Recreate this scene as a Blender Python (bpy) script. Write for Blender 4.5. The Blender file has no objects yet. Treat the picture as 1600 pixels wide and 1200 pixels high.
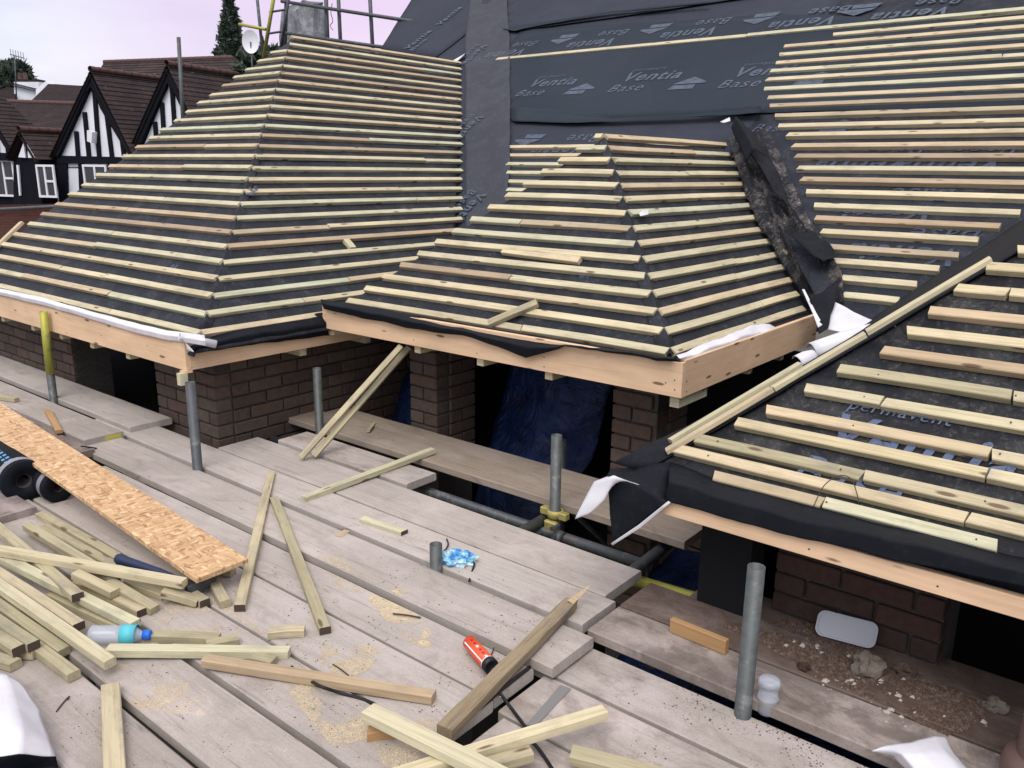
import bpy, bmesh, math, random
from mathutils import Vector, Matrix, noise
random.seed(7)
R_ = random.random
def U(a, b): return a + (b - a) * random.random()
scn = bpy.context.scene
COL = scn.collection
# ------------------------------------------------------------------ camera
F = 1294.0; CZ = 1.48
v1 = Vector((-1650, -355, F)); v2 = Vector((1084, -323, F))
ax = (-v1).normalized(); ay = (v2 - v2.dot(ax) * ax).normalized(); az = ax.cross(ay)
RW = Matrix((ax, ay, az))
CAM = Vector((0, 0, CZ))
r_, d_, f_ = RW @ Vector((1, 0, 0)), RW @ Vector((0, 1, 0)), RW @ Vector((0, 0, 1))
cd = bpy.data.cameras.new('camera'); cam = bpy.data.objects.new('camera', cd); COL.objects.link(cam)
m = Matrix.Identity(4)
for i in range(3):
    m[i][0] = r_[i]; m[i][1] = -d_[i]; m[i][2] = -f_[i]; m[i][3] = CAM[i]
cam.matrix_world = m
cd.sensor_width = 36; cd.lens = F / 1600 * 36; cd.clip_start = .02; cd.clip_end = 2000
scn.camera = cam
# ------------------------------------------------------------------ light
SUN_EL, SUN_AZ = math.radians(56), math.radians(152)     # azimuth clockwise from +Y
w = bpy.data.worlds.new('World'); scn.world = w; w.use_nodes = True
nt = w.node_tree; nt.nodes.clear()
def WN(t, **k):
    n = nt.nodes.new(t)
    for a, b in k.items(): setattr(n, a, b)
    return n
sky = WN('ShaderNodeTexSky', sky_type='NISHITA'); sky.sun_disc = False
sky.sun_elevation = SUN_EL; sky.sun_rotation = SUN_AZ
b1 = WN('ShaderNodeBackground'); b1.inputs[1].default_value = .05
nt.links.new(sky.outputs[0], b1.inputs[0])
tc = WN('ShaderNodeTexCoord'); mp = WN('ShaderNodeMapping'); mp.inputs['Scale'].default_value = (1.2, 1.2, 5)
nz = WN('ShaderNodeTexNoise'); nz.inputs['Scale'].default_value = 2.2; nz.inputs['Detail'].default_value = 6
nt.links.new(tc.outputs['Generated'], mp.inputs[0]); nt.links.new(mp.outputs[0], nz.inputs[0])
cr = WN('ShaderNodeValToRGB')
cr.color_ramp.elements[0].position = .38; cr.color_ramp.elements[0].color = (.62, .58, .76, 1)
cr.color_ramp.elements[1].position = .60; cr.color_ramp.elements[1].color = (1.04, .94, .98, 1)
nt.links.new(nz.outputs[0], cr.inputs[0])
b2 = WN('ShaderNodeBackground'); b2.inputs[1].default_value = .44
# dusk pink low in the sky, to one side (broad), and an overcast sky brighter overhead than at the horizon
PK = (RW @ Vector((600 - 800, 60 - 600, F))).normalized()
dp = WN('ShaderNodeVectorMath', operation='DOT_PRODUCT'); dp.inputs[1].default_value = PK
nt.links.new(tc.outputs['Generated'], dp.inputs[0])
mr = WN('ShaderNodeMapRange'); mr.inputs[1].default_value = .93; mr.inputs[2].default_value = 1.0; mr.inputs[3].default_value = 0; mr.inputs[4].default_value = .85
nt.links.new(dp.outputs['Value'], mr.inputs[0])
mx = WN('ShaderNodeMix', data_type='RGBA'); mx.inputs[7].default_value = (1.08, .62, .84, 1)
nt.links.new(mr.outputs[0], mx.inputs[0]); nt.links.new(cr.outputs[0], mx.inputs[6])
sz = WN('ShaderNodeSeparateXYZ'); nt.links.new(tc.outputs['Generated'], sz.inputs[0])
m2 = WN('ShaderNodeMapRange'); m2.inputs[1].default_value = .15; m2.inputs[2].default_value = 1.0; m2.inputs[3].default_value = 1.0; m2.inputs[4].default_value = 2.2
nt.links.new(sz.outputs['Z'], m2.inputs[0])
vm_ = WN('ShaderNodeVectorMath', operation='SCALE'); nt.links.new(mx.outputs[2], vm_.inputs[0]); nt.links.new(m2.outputs[0], vm_.inputs['Scale'])
m3 = WN('ShaderNodeMapRange'); m3.inputs[1].default_value = .22; m3.inputs[2].default_value = .6; nt.links.new(sz.outputs['Z'], m3.inputs[0])
mw_ = WN('ShaderNodeMix', data_type='RGBA', blend_type='MULTIPLY'); mw_.inputs[7].default_value = (1.04, 1.02, .90, 1); nt.links.new(m3.outputs[0], mw_.inputs[0]); nt.links.new(vm_.outputs[0], mw_.inputs[6])
nt.links.new(mw_.outputs[2], b2.inputs[0])
ad = WN('ShaderNodeAddShader'); out = WN('ShaderNodeOutputWorld')
nt.links.new(b1.outputs[0], ad.inputs[0]); nt.links.new(b2.outputs[0], ad.inputs[1]); nt.links.new(ad.outputs[0], out.inputs[0])
sd = bpy.data.lights.new('sun', 'SUN'); sd.energy = 1.4; sd.angle = math.radians(38); sd.color = (1, .94, .86)
so = bpy.data.objects.new('sun', sd); COL.objects.link(so)
sdir = Vector((math.sin(SUN_AZ) * math.cos(SUN_EL), math.cos(SUN_AZ) * math.cos(SUN_EL), math.sin(SUN_EL)))
so.rotation_euler = sdir.to_track_quat('Z', 'Y').to_euler(); so.location = (0, 0, 30)
vs = scn.view_settings; vs.view_transform = 'Standard'; vs.look = 'None'; vs.exposure = .5; vs.gamma = 1; vs.use_curve_mapping = False
# ------------------------------------------------------------------ pixel helpers (photo px 1600x1200 -> a point on a real plane)
def ray(px, py): return RW @ Vector((px - 800, py - 600, F))
def onZ(px, py, z): d = ray(px, py); return CAM + d * ((z - CZ) / d.z)
def onX(px, py, x): d = ray(px, py); return CAM + d * (x / d.x)
def onY(px, py, y): d = ray(px, py); return CAM + d * (y / d.y)
def onP(px, py, P, n):
    d = ray(px, py); return CAM + d * ((Vector(P) - CAM).dot(n) / d.dot(n))
V = Vector
# ------------------------------------------------------------------ objects
WM = {}
def link(o, parent=None, mw=None):
    COL.objects.link(o); mw = mw or Matrix.Identity(4)
    WM[o.name] = mw
    if parent is None: o.matrix_world = mw
    else:
        o.parent = parent; o.matrix_parent_inverse = Matrix.Identity(4)
        o.matrix_basis = WM[parent.name].inverted() @ mw
    return o
def tag(o, label=None, cat=None, group=None, kind=None):
    if label: o['label'] = label
    if cat: o['category'] = cat
    if group: o['group'] = group
    if kind: o['kind'] = kind
    return o
def empty(name, loc, label, cat, group=None):
    o = bpy.data.objects.new(name, None); o.empty_display_size = .1
    return tag(link(o, None, Matrix.Translation(V(loc))), label, cat, group)
def mesh_obj(name, verts, faces, mat, parent=None, mw=None, smooth=False):
    """verts in world coordinates when mw is None (object origin moved to their middle)"""
    if mw is None:
        c = sum((V(v) for v in verts), V()) / len(verts)
        mw = Matrix.Translation(c); verts = [V(v) - c for v in verts]
    me = bpy.data.meshes.new(name); me.from_pydata([tuple(v) for v in verts], [], faces); me.update()
    if smooth:
        for p in me.polygons: p.use_smooth = True
    me.materials.append(mat)
    return link(bpy.data.objects.new(name, me), parent, mw)
def shared(name, me, parent, mw): return link(bpy.data.objects.new(name, me), parent, mw)
def bm_obj(name, bm, mat, parent=None, mw=None, smooth=False):
    me = bpy.data.meshes.new(name); bm.to_mesh(me); bm.free()
    if smooth:
        for p in me.polygons: p.use_smooth = True
    me.materials.append(mat)
    return link(bpy.data.objects.new(name, me), parent, mw)
BOXF = [(0, 3, 2, 1), (4, 5, 6, 7), (0, 1, 5, 4), (1, 2, 6, 5), (2, 3, 7, 6), (3, 0, 4, 7)]
def frame(A, B, up=V((0, 0, 1))):
    x = (B - A).normalized(); z = (up - up.dot(x) * x).normalized(); y = z.cross(x)
    m = Matrix.Identity(4)
    for i in range(3): m[i][0] = x[i]; m[i][1] = y[i]; m[i][2] = z[i]; m[i][3] = ((A + B) / 2)[i]
    return m
def lath(name, A, B, w, t, mat, parent=None, up=V((0, 0, 1)), bow=.002, seg=4, ch=.0022, skew=(0, 0)):
    """sawn timber, A and B at the middle of its TOP face ends; chamfered section, slight bow, skewed saw cuts"""
    A = V(A); B = V(B); L = (B - A).length; mw = frame(A, B, up)
    hw = w / 2; vs_, fs = [], []
    sec = [(-hw + ch, 0), (-hw, -ch), (-hw, -t + ch), (-hw + ch, -t), (hw - ch, -t), (hw, -t + ch), (hw, -ch), (hw - ch, 0)]
    by, bz = U(-bow, bow), U(0, bow * .6)
    for i in range(seg + 1):
        s = i / seg; k = 4 * s * (1 - s)
        for (y, z) in sec:
            x = -L / 2 + L * s
            if i == 0: x += skew[0] * y
            if i == seg: x += skew[1] * y
            vs_.append((x, y + by * k + U(-.0005, .0005), z + bz * k))
    for i in range(seg):
        for j in range(8):
            a = i * 8 + j; b = i * 8 + (j + 1) % 8
            fs.append((a, b, b + 8, a + 8))
    fs.append(tuple(range(7, -1, -1))); fs.append(tuple(range(seg * 8, seg * 8 + 8)))
    return mesh_obj(name, vs_, fs, mat, parent, mw)
def box(name, lo, hi, mat, parent=None, bev=0):
    lo = V(lo); hi = V(hi); c = (lo + hi) / 2; h = (hi - lo) / 2
    bm = bmesh.new(); bmesh.ops.create_cube(bm, size=2)
    bmesh.ops.scale(bm, vec=h, verts=bm.verts)
    if bev: bmesh.ops.bevel(bm, geom=bm.edges[:], offset=bev, segments=1, affect='EDGES')
    return bm_obj(name, bm, mat, parent, Matrix.Translation(c))
def tube(name, A, B, r, mat, parent=None, n=20, hollow=True, wall=.0035, rings=1):
    A = V(A); B = V(B); L = (B - A).length; mw = frame(A, B, V((0, 0, 1)) if abs((B - A).normalized().z) < .95 else V((0, 1, 0)))
    vs_, fs = [], []
    prof = [(-L / 2, r), (L / 2, r)]
    if hollow: prof = [(-L / 2, r - wall), (-L / 2, r), (L / 2, r), (L / 2, r - wall), (L / 2 - min(.25, L * .6), r - wall), ]
    for (x, q) in prof:
        for k in range(n): a = 2 * math.pi * k / n; vs_.append((x, q * math.cos(a), q * math.sin(a)))
    for i in range(len(prof) - 1):
        for k in range(n):
            fs.append((i * n + k, i * n + (k + 1) % n, (i + 1) * n + (k + 1) % n, (i + 1) * n + k))
    if not hollow: fs.append(tuple(range(n, 2 * n)))
    else: fs.append(tuple(range((len(prof) - 1) * n, len(prof) * n)))
    fs.append(tuple(range(n - 1, -1, -1)))
    o = mesh_obj(name, vs_, fs, mat, parent, mw, True)
    for p in o.data.polygons:
        if len(p.vertices) > 4: p.use_smooth = False
    return o
def lathe(name, prof, mat, mw, parent=None, n=24, smooth=True):
    vs_, fs = [], []
    for (x, q) in prof:
        for k in range(n): a = 2 * math.pi * k / n; vs_.append((x, q * math.cos(a), q * math.sin(a)))
    for i in range(len(prof) - 1):
        for k in range(n): fs.append((i * n + k, i * n + (k + 1) % n, (i + 1) * n + (k + 1) % n, (i + 1) * n + k))
    return mesh_obj(name, vs_, fs, mat, parent, mw, smooth)
def wire(name, pts, r, mat, parent=None, n=8, sub=4):
    """smooth cable through world points"""
    P = [V(p) for p in pts]; Q = []
    for i in range(len(P) - 1):
        p0 = P[max(i - 1, 0)]; p1 = P[i]; p2 = P[i + 1]; p3 = P[min(i + 2, len(P) - 1)]
        for s in range(sub):
            t = s / sub
            Q.append(.5 * ((2 * p1) + (p2 - p0) * t + (2 * p0 - 5 * p1 + 4 * p2 - p3) * t * t + (3 * p1 - p0 - 3 * p2 + p3) * t ** 3))
    Q.append(P[-1]); vs_, fs = [], []
    for i, q in enumerate(Q):
        d = (Q[min(i + 1, len(Q) - 1)] - Q[max(i - 1, 0)]).normalized()
        u = d.cross(V((.13, .1, 1))).normalized(); v = d.cross(u)
        for k in range(n): a = 2 * math.pi * k / n; vs_.append(q + r * (math.cos(a) * u + math.sin(a) * v))
    for i in range(len(Q) - 1):
        for k in range(n): fs.append((i * n + k, i * n + (k + 1) % n, (i + 1) * n + (k + 1) % n, (i + 1) * n + k))
    fs.append(tuple(range(n - 1, -1, -1))); fs.append(tuple(range((len(Q) - 1) * n, len(Q) * n)))
    return mesh_obj(name, vs_, fs, mat, parent, None, True)
def loft(name, rows, mat, parent=None, amp=.0, sc=6, th=.0015, sub=5, extra=None, smooth=True):
    """cloth: rows = list of polylines (same count), resampled and crumpled by noise"""
    def res(pl, k):
        o = []
        for i in range(len(pl) - 1):
            for s in range(k): o.append(pl[i].lerp(pl[i + 1], s / k))
        o.append(pl[-1]); return o
    rows = [[V(p) for p in r] for r in rows]
    rows = [res(r, sub) for r in rows]
    cols = list(zip(*rows)); cols = [res(list(c), sub) for c in cols]
    nc, nr = len(cols), len(cols[0]); vs_, fs = [], []
    for i in range(nc):
        for j in range(nr):
            p = cols[i][j].copy()
            if amp: p += amp * noise.noise_vector(p * sc) * (1 if True else 0) + amp * .4 * noise.noise_vector(p * sc * 3.1)
            if extra: p = extra(p, i / (nc - 1), j / (nr - 1))
            vs_.append(p)
    for i in range(nc - 1):
        for j in range(nr - 1):
            fs.append((i * nr + j, (i + 1) * nr + j, (i + 1) * nr + j + 1, i * nr + j + 1))
    o = mesh_obj(name, vs_, fs, mat, parent, None, smooth)
    md = o.modifiers.new('thickness', 'SOLIDIFY'); md.thickness = th; md.offset = 0
    return o
def sag(p): return .006 * noise.noise(p * 1.6) + .003 * noise.noise(p * 4.3 + V((7, 3, 1)))
def sheet(name, poly, mat, parent=None, step=.16, th=.012, lift=0, amp=1.0):
    """a taut membrane over a flat roof face: polygon cut into a grid, gently sagging between rafters"""
    P = [V(p) for p in poly]
    n = V((0, 0, 0))
    for i in range(len(P)): n += (P[i] - P[0]).cross(P[(i + 1) % len(P)] - P[0])
    n.normalize()
    if n.z < 0: P.reverse(); n = -n
    bm = bmesh.new(); bm.faces.new([bm.verts.new(p) for p in P])
    for a in (0, 1):
        e = [(P[1] - P[0]).normalized(), n.cross((P[1] - P[0]).normalized())][a]
        ds = [p.dot(e) for p in P]; q = min(ds) + step
        while q < max(ds):
            bmesh.ops.bisect_plane(bm, geom=bm.verts[:] + bm.edges[:] + bm.faces[:], plane_co=e * q, plane_no=e); q += step
    for v in bm.verts: v.co += n * (lift + amp * sag(v.co))
    o = bm_obj(name, bm, mat, parent, None, True)
    md = o.modifiers.new('thickness', 'SOLIDIFY'); md.thickness = th; md.offset = -1
    return o
# ------------------------------------------------------------------ materials
def M(name, col, rough=.8, metal=0.0, spec=.3):
    m = bpy.data.materials.new(name); m.use_nodes = True
    b = m.node_tree.nodes['Principled BSDF']
    b.inputs['Base Color'].default_value = (*col, 1); b.inputs['Roughness'].default_value = rough
    b.inputs['Metallic'].default_value = metal; b.inputs['Specular IOR Level'].default_value = spec
    return m
class G:
    def __init__(s, m): s.t = m.node_tree; s.b = s.t.nodes['Principled BSDF']; s.tc = s.n('ShaderNodeTexCoord'); s.co = s.tc.outputs['Object']
    def n(s, ty, **k):
        q = s.t.nodes.new(ty)
        for a, b in k.items(): setattr(q, a, b)
        return q
    def l(s, a, b): s.t.links.new(a, b)
    def rnd(s):
        oi = s.n('ShaderNodeObjectInfo'); return oi.outputs['Random']
    def shift(s, co=None):
        r = s.rnd(); mu = s.n('ShaderNodeMath', operation='MULTIPLY'); mu.inputs[1].default_value = 37; s.l(r, mu.inputs[0])
        va = s.n('ShaderNodeVectorMath', operation='ADD'); s.l(co or s.co, va.inputs[0]); s.l(mu.outputs[0], va.inputs[1]); return va.outputs[0]
    def noise(s, co, scale, stretch=(1, 1, 1), detail=5, rough=.6, dist=0):
        mp = s.n('ShaderNodeMapping'); mp.inputs['Scale'].default_value = stretch; s.l(co, mp.inputs[0])
        q = s.n('ShaderNodeTexNoise'); q.inputs['Scale'].default_value = scale; q.inputs['Detail'].default_value = detail
        q.inputs['Roughness'].default_value = rough; q.inputs['Distortion'].default_value = dist
        s.l(mp.outputs[0], q.inputs[0]); return q.outputs[0]
    def ramp(s, v, stops, interp='LINEAR'):
        r = s.n('ShaderNodeValToRGB'); e = r.color_ramp; e.interpolation = interp
        while len(e.elements) < len(stops): e.elements.new(.5)
        for q, (p, c) in zip(e.elements, stops): q.position = p; q.color = (*c, 1) if len(c) == 3 else c
        s.l(v, r.inputs[0]); return r.outputs[0]
    def val(s, v, a, b): return s.ramp(v, [(a, (0, 0, 0)), (b, (1, 1, 1))])
    def mix(s, fac, a, b, mode='MIX'):
        q = s.n('ShaderNodeMix', data_type='RGBA', blend_type=mode)
        for sock, v in ((q.inputs[0], fac), (q.inputs[6], a), (q.inputs[7], b)):
            if isinstance(v, (int, float)): sock.default_value = v
            elif isinstance(v, tuple): sock.default_value = (*v, 1)
            else: s.l(v, sock)
        return q.outputs[2]
    def out(s, c): s.l(c, s.b.inputs['Base Color'])
    def rough(s, v, a, b):
        mr = s.n('ShaderNodeMapRange'); mr.inputs[3].default_value = a; mr.inputs[4].default_value = b; s.l(v, mr.inputs[0]); s.l(mr.outputs[0], s.b.inputs['Roughness'])
    def bump(s, h, st=.3, dist=.002):
        q = s.n('ShaderNodeBump'); q.inputs['Strength'].default_value = st; q.inputs['Distance'].default_value = dist
        s.l(h, q.inputs['Height']); s.l(q.outputs[0], s.b.inputs['Normal'])
def timber(name, stops, knots=True, contrast=.35, dirt=.0, grain=1.0, rough=.75):
    m = M(name, (.5, .4, .3), rough); g = G(m); co = g.shift()
    base = g.ramp(g.rnd(), stops)
    gr = g.noise(co, 3.0 * grain, (1.2, 34, 34), 6, .65, .6)
    c = g.mix(contrast, base, g.ramp(gr, [(.3, (.45, .38, .3)), (.5, (.85, .85, .85)), (.72, (1.05, 1.03, 1.0))]), 'MULTIPLY')
    blot = g.noise(co, 2.5, (1, 3, 3), 3)
    c = g.mix(.45, c, g.ramp(blot, [(.35, (.72, .70, .62)), (.65, (1.08, 1.05, 1.0))]), 'MULTIPLY')
    if knots:
        mp = g.n('ShaderNodeMapping'); mp.inputs['Scale'].default_value = (4.6, 19, 19); g.l(co, mp.inputs[0])
        vo = g.n('ShaderNodeTexVoronoi'); vo.inputs['Scale'].default_value = 1; g.l(mp.outputs[0], vo.inputs[0])
        k = g.ramp(vo.outputs['Distance'], [(.10, (1, 1, 1)), (.16, (0, 0, 0))])
        c = g.mix(g.mix(.85, (0., 0., 0.), k), c, (.11, .06, .035))
    if dirt:
        dn = g.noise(co, 6, (1, 2, 2), 7, .7)
        c = g.mix(g.mix(dirt, (0., 0., 0.), g.val(dn, .5, .68)), c, (.18, .16, .145))
    g.out(c); g.bump(gr, .35, .0015)
    return m
BAT = timber('batten_timber', [(0, (.56, .54, .37)), (.22, (.64, .58, .39)), (.4, (.56, .56, .40)), (.58, (.63, .56, .38)), (.74, (.54, .43, .29)), (.83, (.40, .32, .22)), (.9, (.62, .58, .40)), (1, (.54, .57, .42))], True, .6, .4)
BATY = timber('batten_timber_fresh', [(0, (.64, .56, .36)), (.35, (.68, .62, .42)), (.6, (.60, .47, .31)), (.70, (.46, .36, .24)), (.80, (.66, .59, .40)), (1, (.60, .60, .43))], True, .55, .3)
BATL = timber('batten_timber_loose', [(0, (.38, .36, .235)), (.35, (.48, .44, .29)), (.7, (.42, .39, .26)), (1, (.56, .50, .34))], True, .6, .5)
FAS = timber('fascia_softwood', [(0, (.76, .54, .36)), (1, (.79, .57, .38))], True, .28, .06, .6)
CUT = timber('sawn_offcut', [(0, (.44, .27, .13)), (1, (.48, .30, .15))], True, .35, .1)
OLD = timber('weathered_timber', [(0, (.30, .24, .16)), (1, (.32, .26, .17))], False, .9, .6, 1.4)
def deck_mat(name, lo, hi, dust=.5, stain=(.22, .18, .16), sst=(.52, .66)):
    m = M(name, (.4, .35, .33), .85); g = G(m); co = g.shift()
    base = g.ramp(g.rnd(), [(0, lo), (1, hi)])
    gr = g.noise(co, 2.2, (1.0, 22, 22), 8, .7, .8)
    c = g.mix(.55, base, g.ramp(gr, [(.28, (.55, .52, .5)), (.5, (.93, .93, .93)), (.75, (1.1, 1.08, 1.06))]), 'MULTIPLY')
    n1 = g.noise(co, 3.2, (1, 1.6, 1), 8, .62, .4)
    c = g.mix(g.mix(dust, (0., 0., 0.), g.val(n1, .46, .66)), c, (.53, .48, .455))
    n2 = g.noise(co, 5.1, (1, 1.4, 1), 9, .72, .6)
    c = g.mix(g.mix(.55, (0., 0., 0.), g.val(n2, sst[0], sst[1])), c, stain)
    n4 = g.noise(co, 1.3, (1, 1, 1), 3, .5)
    c = g.mix(.5, c, g.ramp(n4, [(.35, (.80, .78, .77)), (.65, (1.1, 1.08, 1.06))]), 'MULTIPLY')
    n3 = g.noise(co, 160, (1, 1, 1), 2)
    c = g.mix(.35, c, g.ramp(n3, [(.3, (.7, .7, .7)), (.7, (1.15, 1.15, 1.15))]), 'MULTIPLY')
    # a hairline split running with the grain
    sp = g.noise(co, 1.1, (.5, 13, 1), 2, .4); cl = g.ramp(sp, [(.496, (0, 0, 0)), (.5, (1, 1, 1)), (.504, (0, 0, 0))])
    c = g.mix(g.mix(.5, (0., 0., 0.), cl), c, (.13, .11, .10))
    g.out(c); g.bump(g.mix(.5, gr, n2), .4, .003)
    return m
DECK = deck_mat('scaffold_board_wood', (.36, .328, .296), (.48, .447, .412), .6, (.26, .22, .195), (.54, .70))
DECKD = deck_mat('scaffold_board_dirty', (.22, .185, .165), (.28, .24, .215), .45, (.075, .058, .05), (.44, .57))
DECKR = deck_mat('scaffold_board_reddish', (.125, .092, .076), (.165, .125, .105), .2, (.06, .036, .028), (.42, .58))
DECKS = deck_mat('scaffold_board_stained', (.37, .335, .305), (.45, .415, .38), .75, (.19, .15, .125), (.48, .62))
DECKB = deck_mat('scaffold_board_brown', (.30, .25, .20), (.34, .29, .235), .25, (.17, .14, .12), (.55, .7))
def membrane(name, col, dust=.2, dustcol=(.20, .20, .21), rough=.62):
    m = M(name, col, rough, 0, .12); g = G(m)
    co = g.co
    a = g.noise(co, 1.1, (1, 1, 1), 5); b_ = g.noise(co, 7, (1, 1, 1), 8, .7); s_ = g.noise(co, 14, (1, 1, .3), 8, .75, 1.5)
    c = g.mix(.6, col, g.ramp(a, [(.3, (.75, .76, .80)), (.7, (1.25, 1.22, 1.18))]), 'MULTIPLY')
    c = g.mix(g.mix(dust, (0., 0., 0.), g.val(b_, .46, .72)), c, dustcol)
    c = g.mix(g.mix(dust * .8, (0., 0., 0.), g.val(s_, .58, .70)), c, tuple(q * 1.35 for q in dustcol))
    fs_ = g.noise(co, 55, (1, 1, 1), 5, .8, .5); pt = g.mix(1, g.val(fs_, .53, .66), g.val(b_, .40, .62), 'MULTIPLY')
    c = g.mix(g.mix(min(1, dust * 1.6), (0., 0., 0.), pt), c, tuple(q * 1.5 for q in dustcol))
    g.out(c); g.rough(b_, rough - .1, rough + .15)
    wv = g.noise(co, 2.2, (1, 1, 1), 4, .5, 1.2); g.bump(g.mix(.25, wv, b_), .5, .02)
    return m
MEMM = membrane('membrane_main', (.036, .042, .058), .10, (.09, .10, .12), .8)
MEMK = membrane('membrane_under_battens', (.024, .028, .038), .3, (.09, .095, .11), .8)
MEMC = membrane('membrane_cool', (.026, .036, .048), .05, (.08, .09, .11), .8)
MEML = membrane('membrane_dusty', (.022, .025, .032), .42, (.075, .08, .092))
MEMR = membrane('membrane_right', (.018, .020, .025), .5, (.095, .094, .09))
MEMD = membrane('membrane_drape', (.0075, .0095, .0135), .10, (.045, .052, .062))
MEMV = membrane('membrane_valley', (.044, .049, .062), .25, (.10, .11, .125))
MEMX = membrane('membrane_crumpled', (.014, .016, .021), .5, (.24, .22, .20))
WHT = M('membrane_white_back', (.7, .71, .75), .6)
g = G(WHT); g.out(g.ramp(g.noise(g.co, 5, (1, 1, 1), 5), [(.3, (.56, .57, .62)), (.6, (.70, .71, .75))]))
PRT = M('membrane_print', (.125, .165, .225), .6)
g = G(PRT); g.out(g.ramp(g.noise(g.co, 18, (1, 1, 1), 6, .7), [(.35, (.042, .055, .075)), (.6, (.08, .108, .15))]))
PRTB = M('membrane_print_blue', (.16, .215, .34), .6)
g = G(PRTB); g.out(g.ramp(g.noise(g.co, 22, (1, 1, 1), 6, .7), [(.35, (.024, .03, .04)), (.55, (.055, .075, .12))]))
PRTR = M('membrane_print_near', (.13, .18, .30), .8)
g = G(PRTR); g.out(g.ramp(g.noise(g.co, 40, (1, 1, 1), 8, .75), [(.36, (.03, .035, .05)), (.5, (.10, .135, .22))]))
def brickmat(name, stops, mult=1):
    m = M(name, (.1, .07, .06), .9); g = G(m); co = g.shift()
    c = g.ramp(g.rnd(), stops); a = g.noise(co, 30, (1, 1, 1), 8, .7)
    c = g.mix(.7, c, g.ramp(a, [(.3, (.6, .6, .6)), (.7, (1.3, 1.3, 1.3))]), 'MULTIPLY')
    g.out(c); g.bump(a, .6, .003); return m
BRK = brickmat('brick_dark', [(0, (.105, .068, .052)), (.4, (.075, .056, .047)), (.75, (.12, .09, .07)), (1, (.055, .043, .039))])
BRR = brickmat('brick_red', [(0, (.07, .038, .03)), (1, (.05, .032, .027))])
MOR = M('mortar', (.13, .115, .105), .95); g = G(MOR); q = g.noise(g.co, 60); g.out(g.ramp(q, [(.3, (.055, .05, .046)), (.7, (.095, .085, .078))])); g.bump(q, .5, .003)
def steel(name, col, yellow=None):
    m = M(name, col, .5, .35, .5); g = G(m); co = g.shift()
    a = g.noise(co, 25, (1, 1, 1), 8, .7); b_ = g.noise(co, 5, (1, 1, 1), 5)
    c = g.mix(.8, col, g.ramp(a, [(.3, (.6, .6, .6)), (.7, (1.35, 1.35, 1.35))]), 'MULTIPLY')
    c = g.mix(g.mix(.38, (0., 0., 0.), g.val(g.noise(co, 14, (1, 1, 1), 8, .7), .56, .66)), c, (.30, .30, .28)); c = g.mix(g.mix(.5, (0., 0., 0.), g.val(b_, .58, .68)), c, (.10, .06, .035))
    if yellow:
        c = g.mix(g.val(g.noise(co, 30, (1, 1, 1), 8, .8), .36, .46), c, yellow)
    g.out(c); g.rough(a, .38, .7); g.bump(a, .2, .001); return m
STL = steel('galvanised_tube', (.088, .10, .10))
STD = steel('old_tube', (.075, .085, .095))
YEL = steel('yellow_painted_tube', (.20, .20, .18), (.40, .40, .07))
YEM = steel('yellow_coupler', (.20, .18, .1), (.42, .36, .12))
TARP = M('blue_tarpaulin', (.012, .045, .20), .5, 0, .4); g = G(TARP); q = g.noise(g.co, 4, (1, 1, 1), 6); g.out(g.ramp(q, [(.3, (.003, .009, .040)), (.7, (.010, .036, .145))])); g.bump(g.noise(g.co, 7, (1, 1, 1), 5, .6, 1.5), 1.0, .05)
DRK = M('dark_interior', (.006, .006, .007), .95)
OSB = M('strand_board', (.6, .4, .2), .7); g = G(OSB)
mp = g.n('ShaderNodeMapping'); mp.inputs['Scale'].default_value = (30, 95, 60); mp.inputs['Rotation'].default_value = (0, 0, .35); nn = g.n('ShaderNodeTexNoise'); nn.inputs['Scale'].default_value = 5; g.l(g.co, nn.inputs[0])
vm = g.n('ShaderNodeVectorMath', operation='MULTIPLY_ADD'); vm.inputs[1].default_value = (.05, .05, .05); g.l(nn.outputs['Color'], vm.inputs[0]); g.l(g.co, vm.inputs[2]); g.l(vm.outputs[0], mp.inputs[0])
vo = g.n('ShaderNodeTexVoronoi'); vo.inputs['Scale'].default_value = 1; g.l(mp.outputs[0], vo.inputs[0])
mp2 = g.n('ShaderNodeMapping'); mp2.inputs['Scale'].default_value = (85, 34, 60); mp2.inputs['Rotation'].default_value = (0, 0, -.5); g.l(vm.outputs[0], mp2.inputs[0])
vo2 = g.n('ShaderNodeTexVoronoi'); vo2.inputs['Scale'].default_value = 1; g.l(mp2.outputs[0], vo2.inputs[0])
sx = g.n('ShaderNodeSeparateColor'); g.l(vo.outputs['Color'], sx.inputs[0]); sx2 = g.n('ShaderNodeSeparateColor'); g.l(vo2.outputs['Color'], sx2.inputs[0])
ST = [(0, (.30, .18, .09)), (.15, (.46, .29, .15)), (.5, (.55, .37, .20)), (.8, (.59, .40, .22)), (1, (.70, .53, .33))]
c = g.mix(g.val(sx2.outputs[1], .45, .55), g.ramp(sx.outputs[0], ST), g.ramp(sx2.outputs[0], ST))
c = g.mix(.5, c, g.ramp(g.noise(g.co, 3, (1, 1, 1), 4), [(.35, (.82, .78, .74)), (.65, (1.08, 1.06, 1.05))]), 'MULTIPLY')
g.out(c); g.bump(vo.outputs['Distance'], .25, .001)
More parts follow.
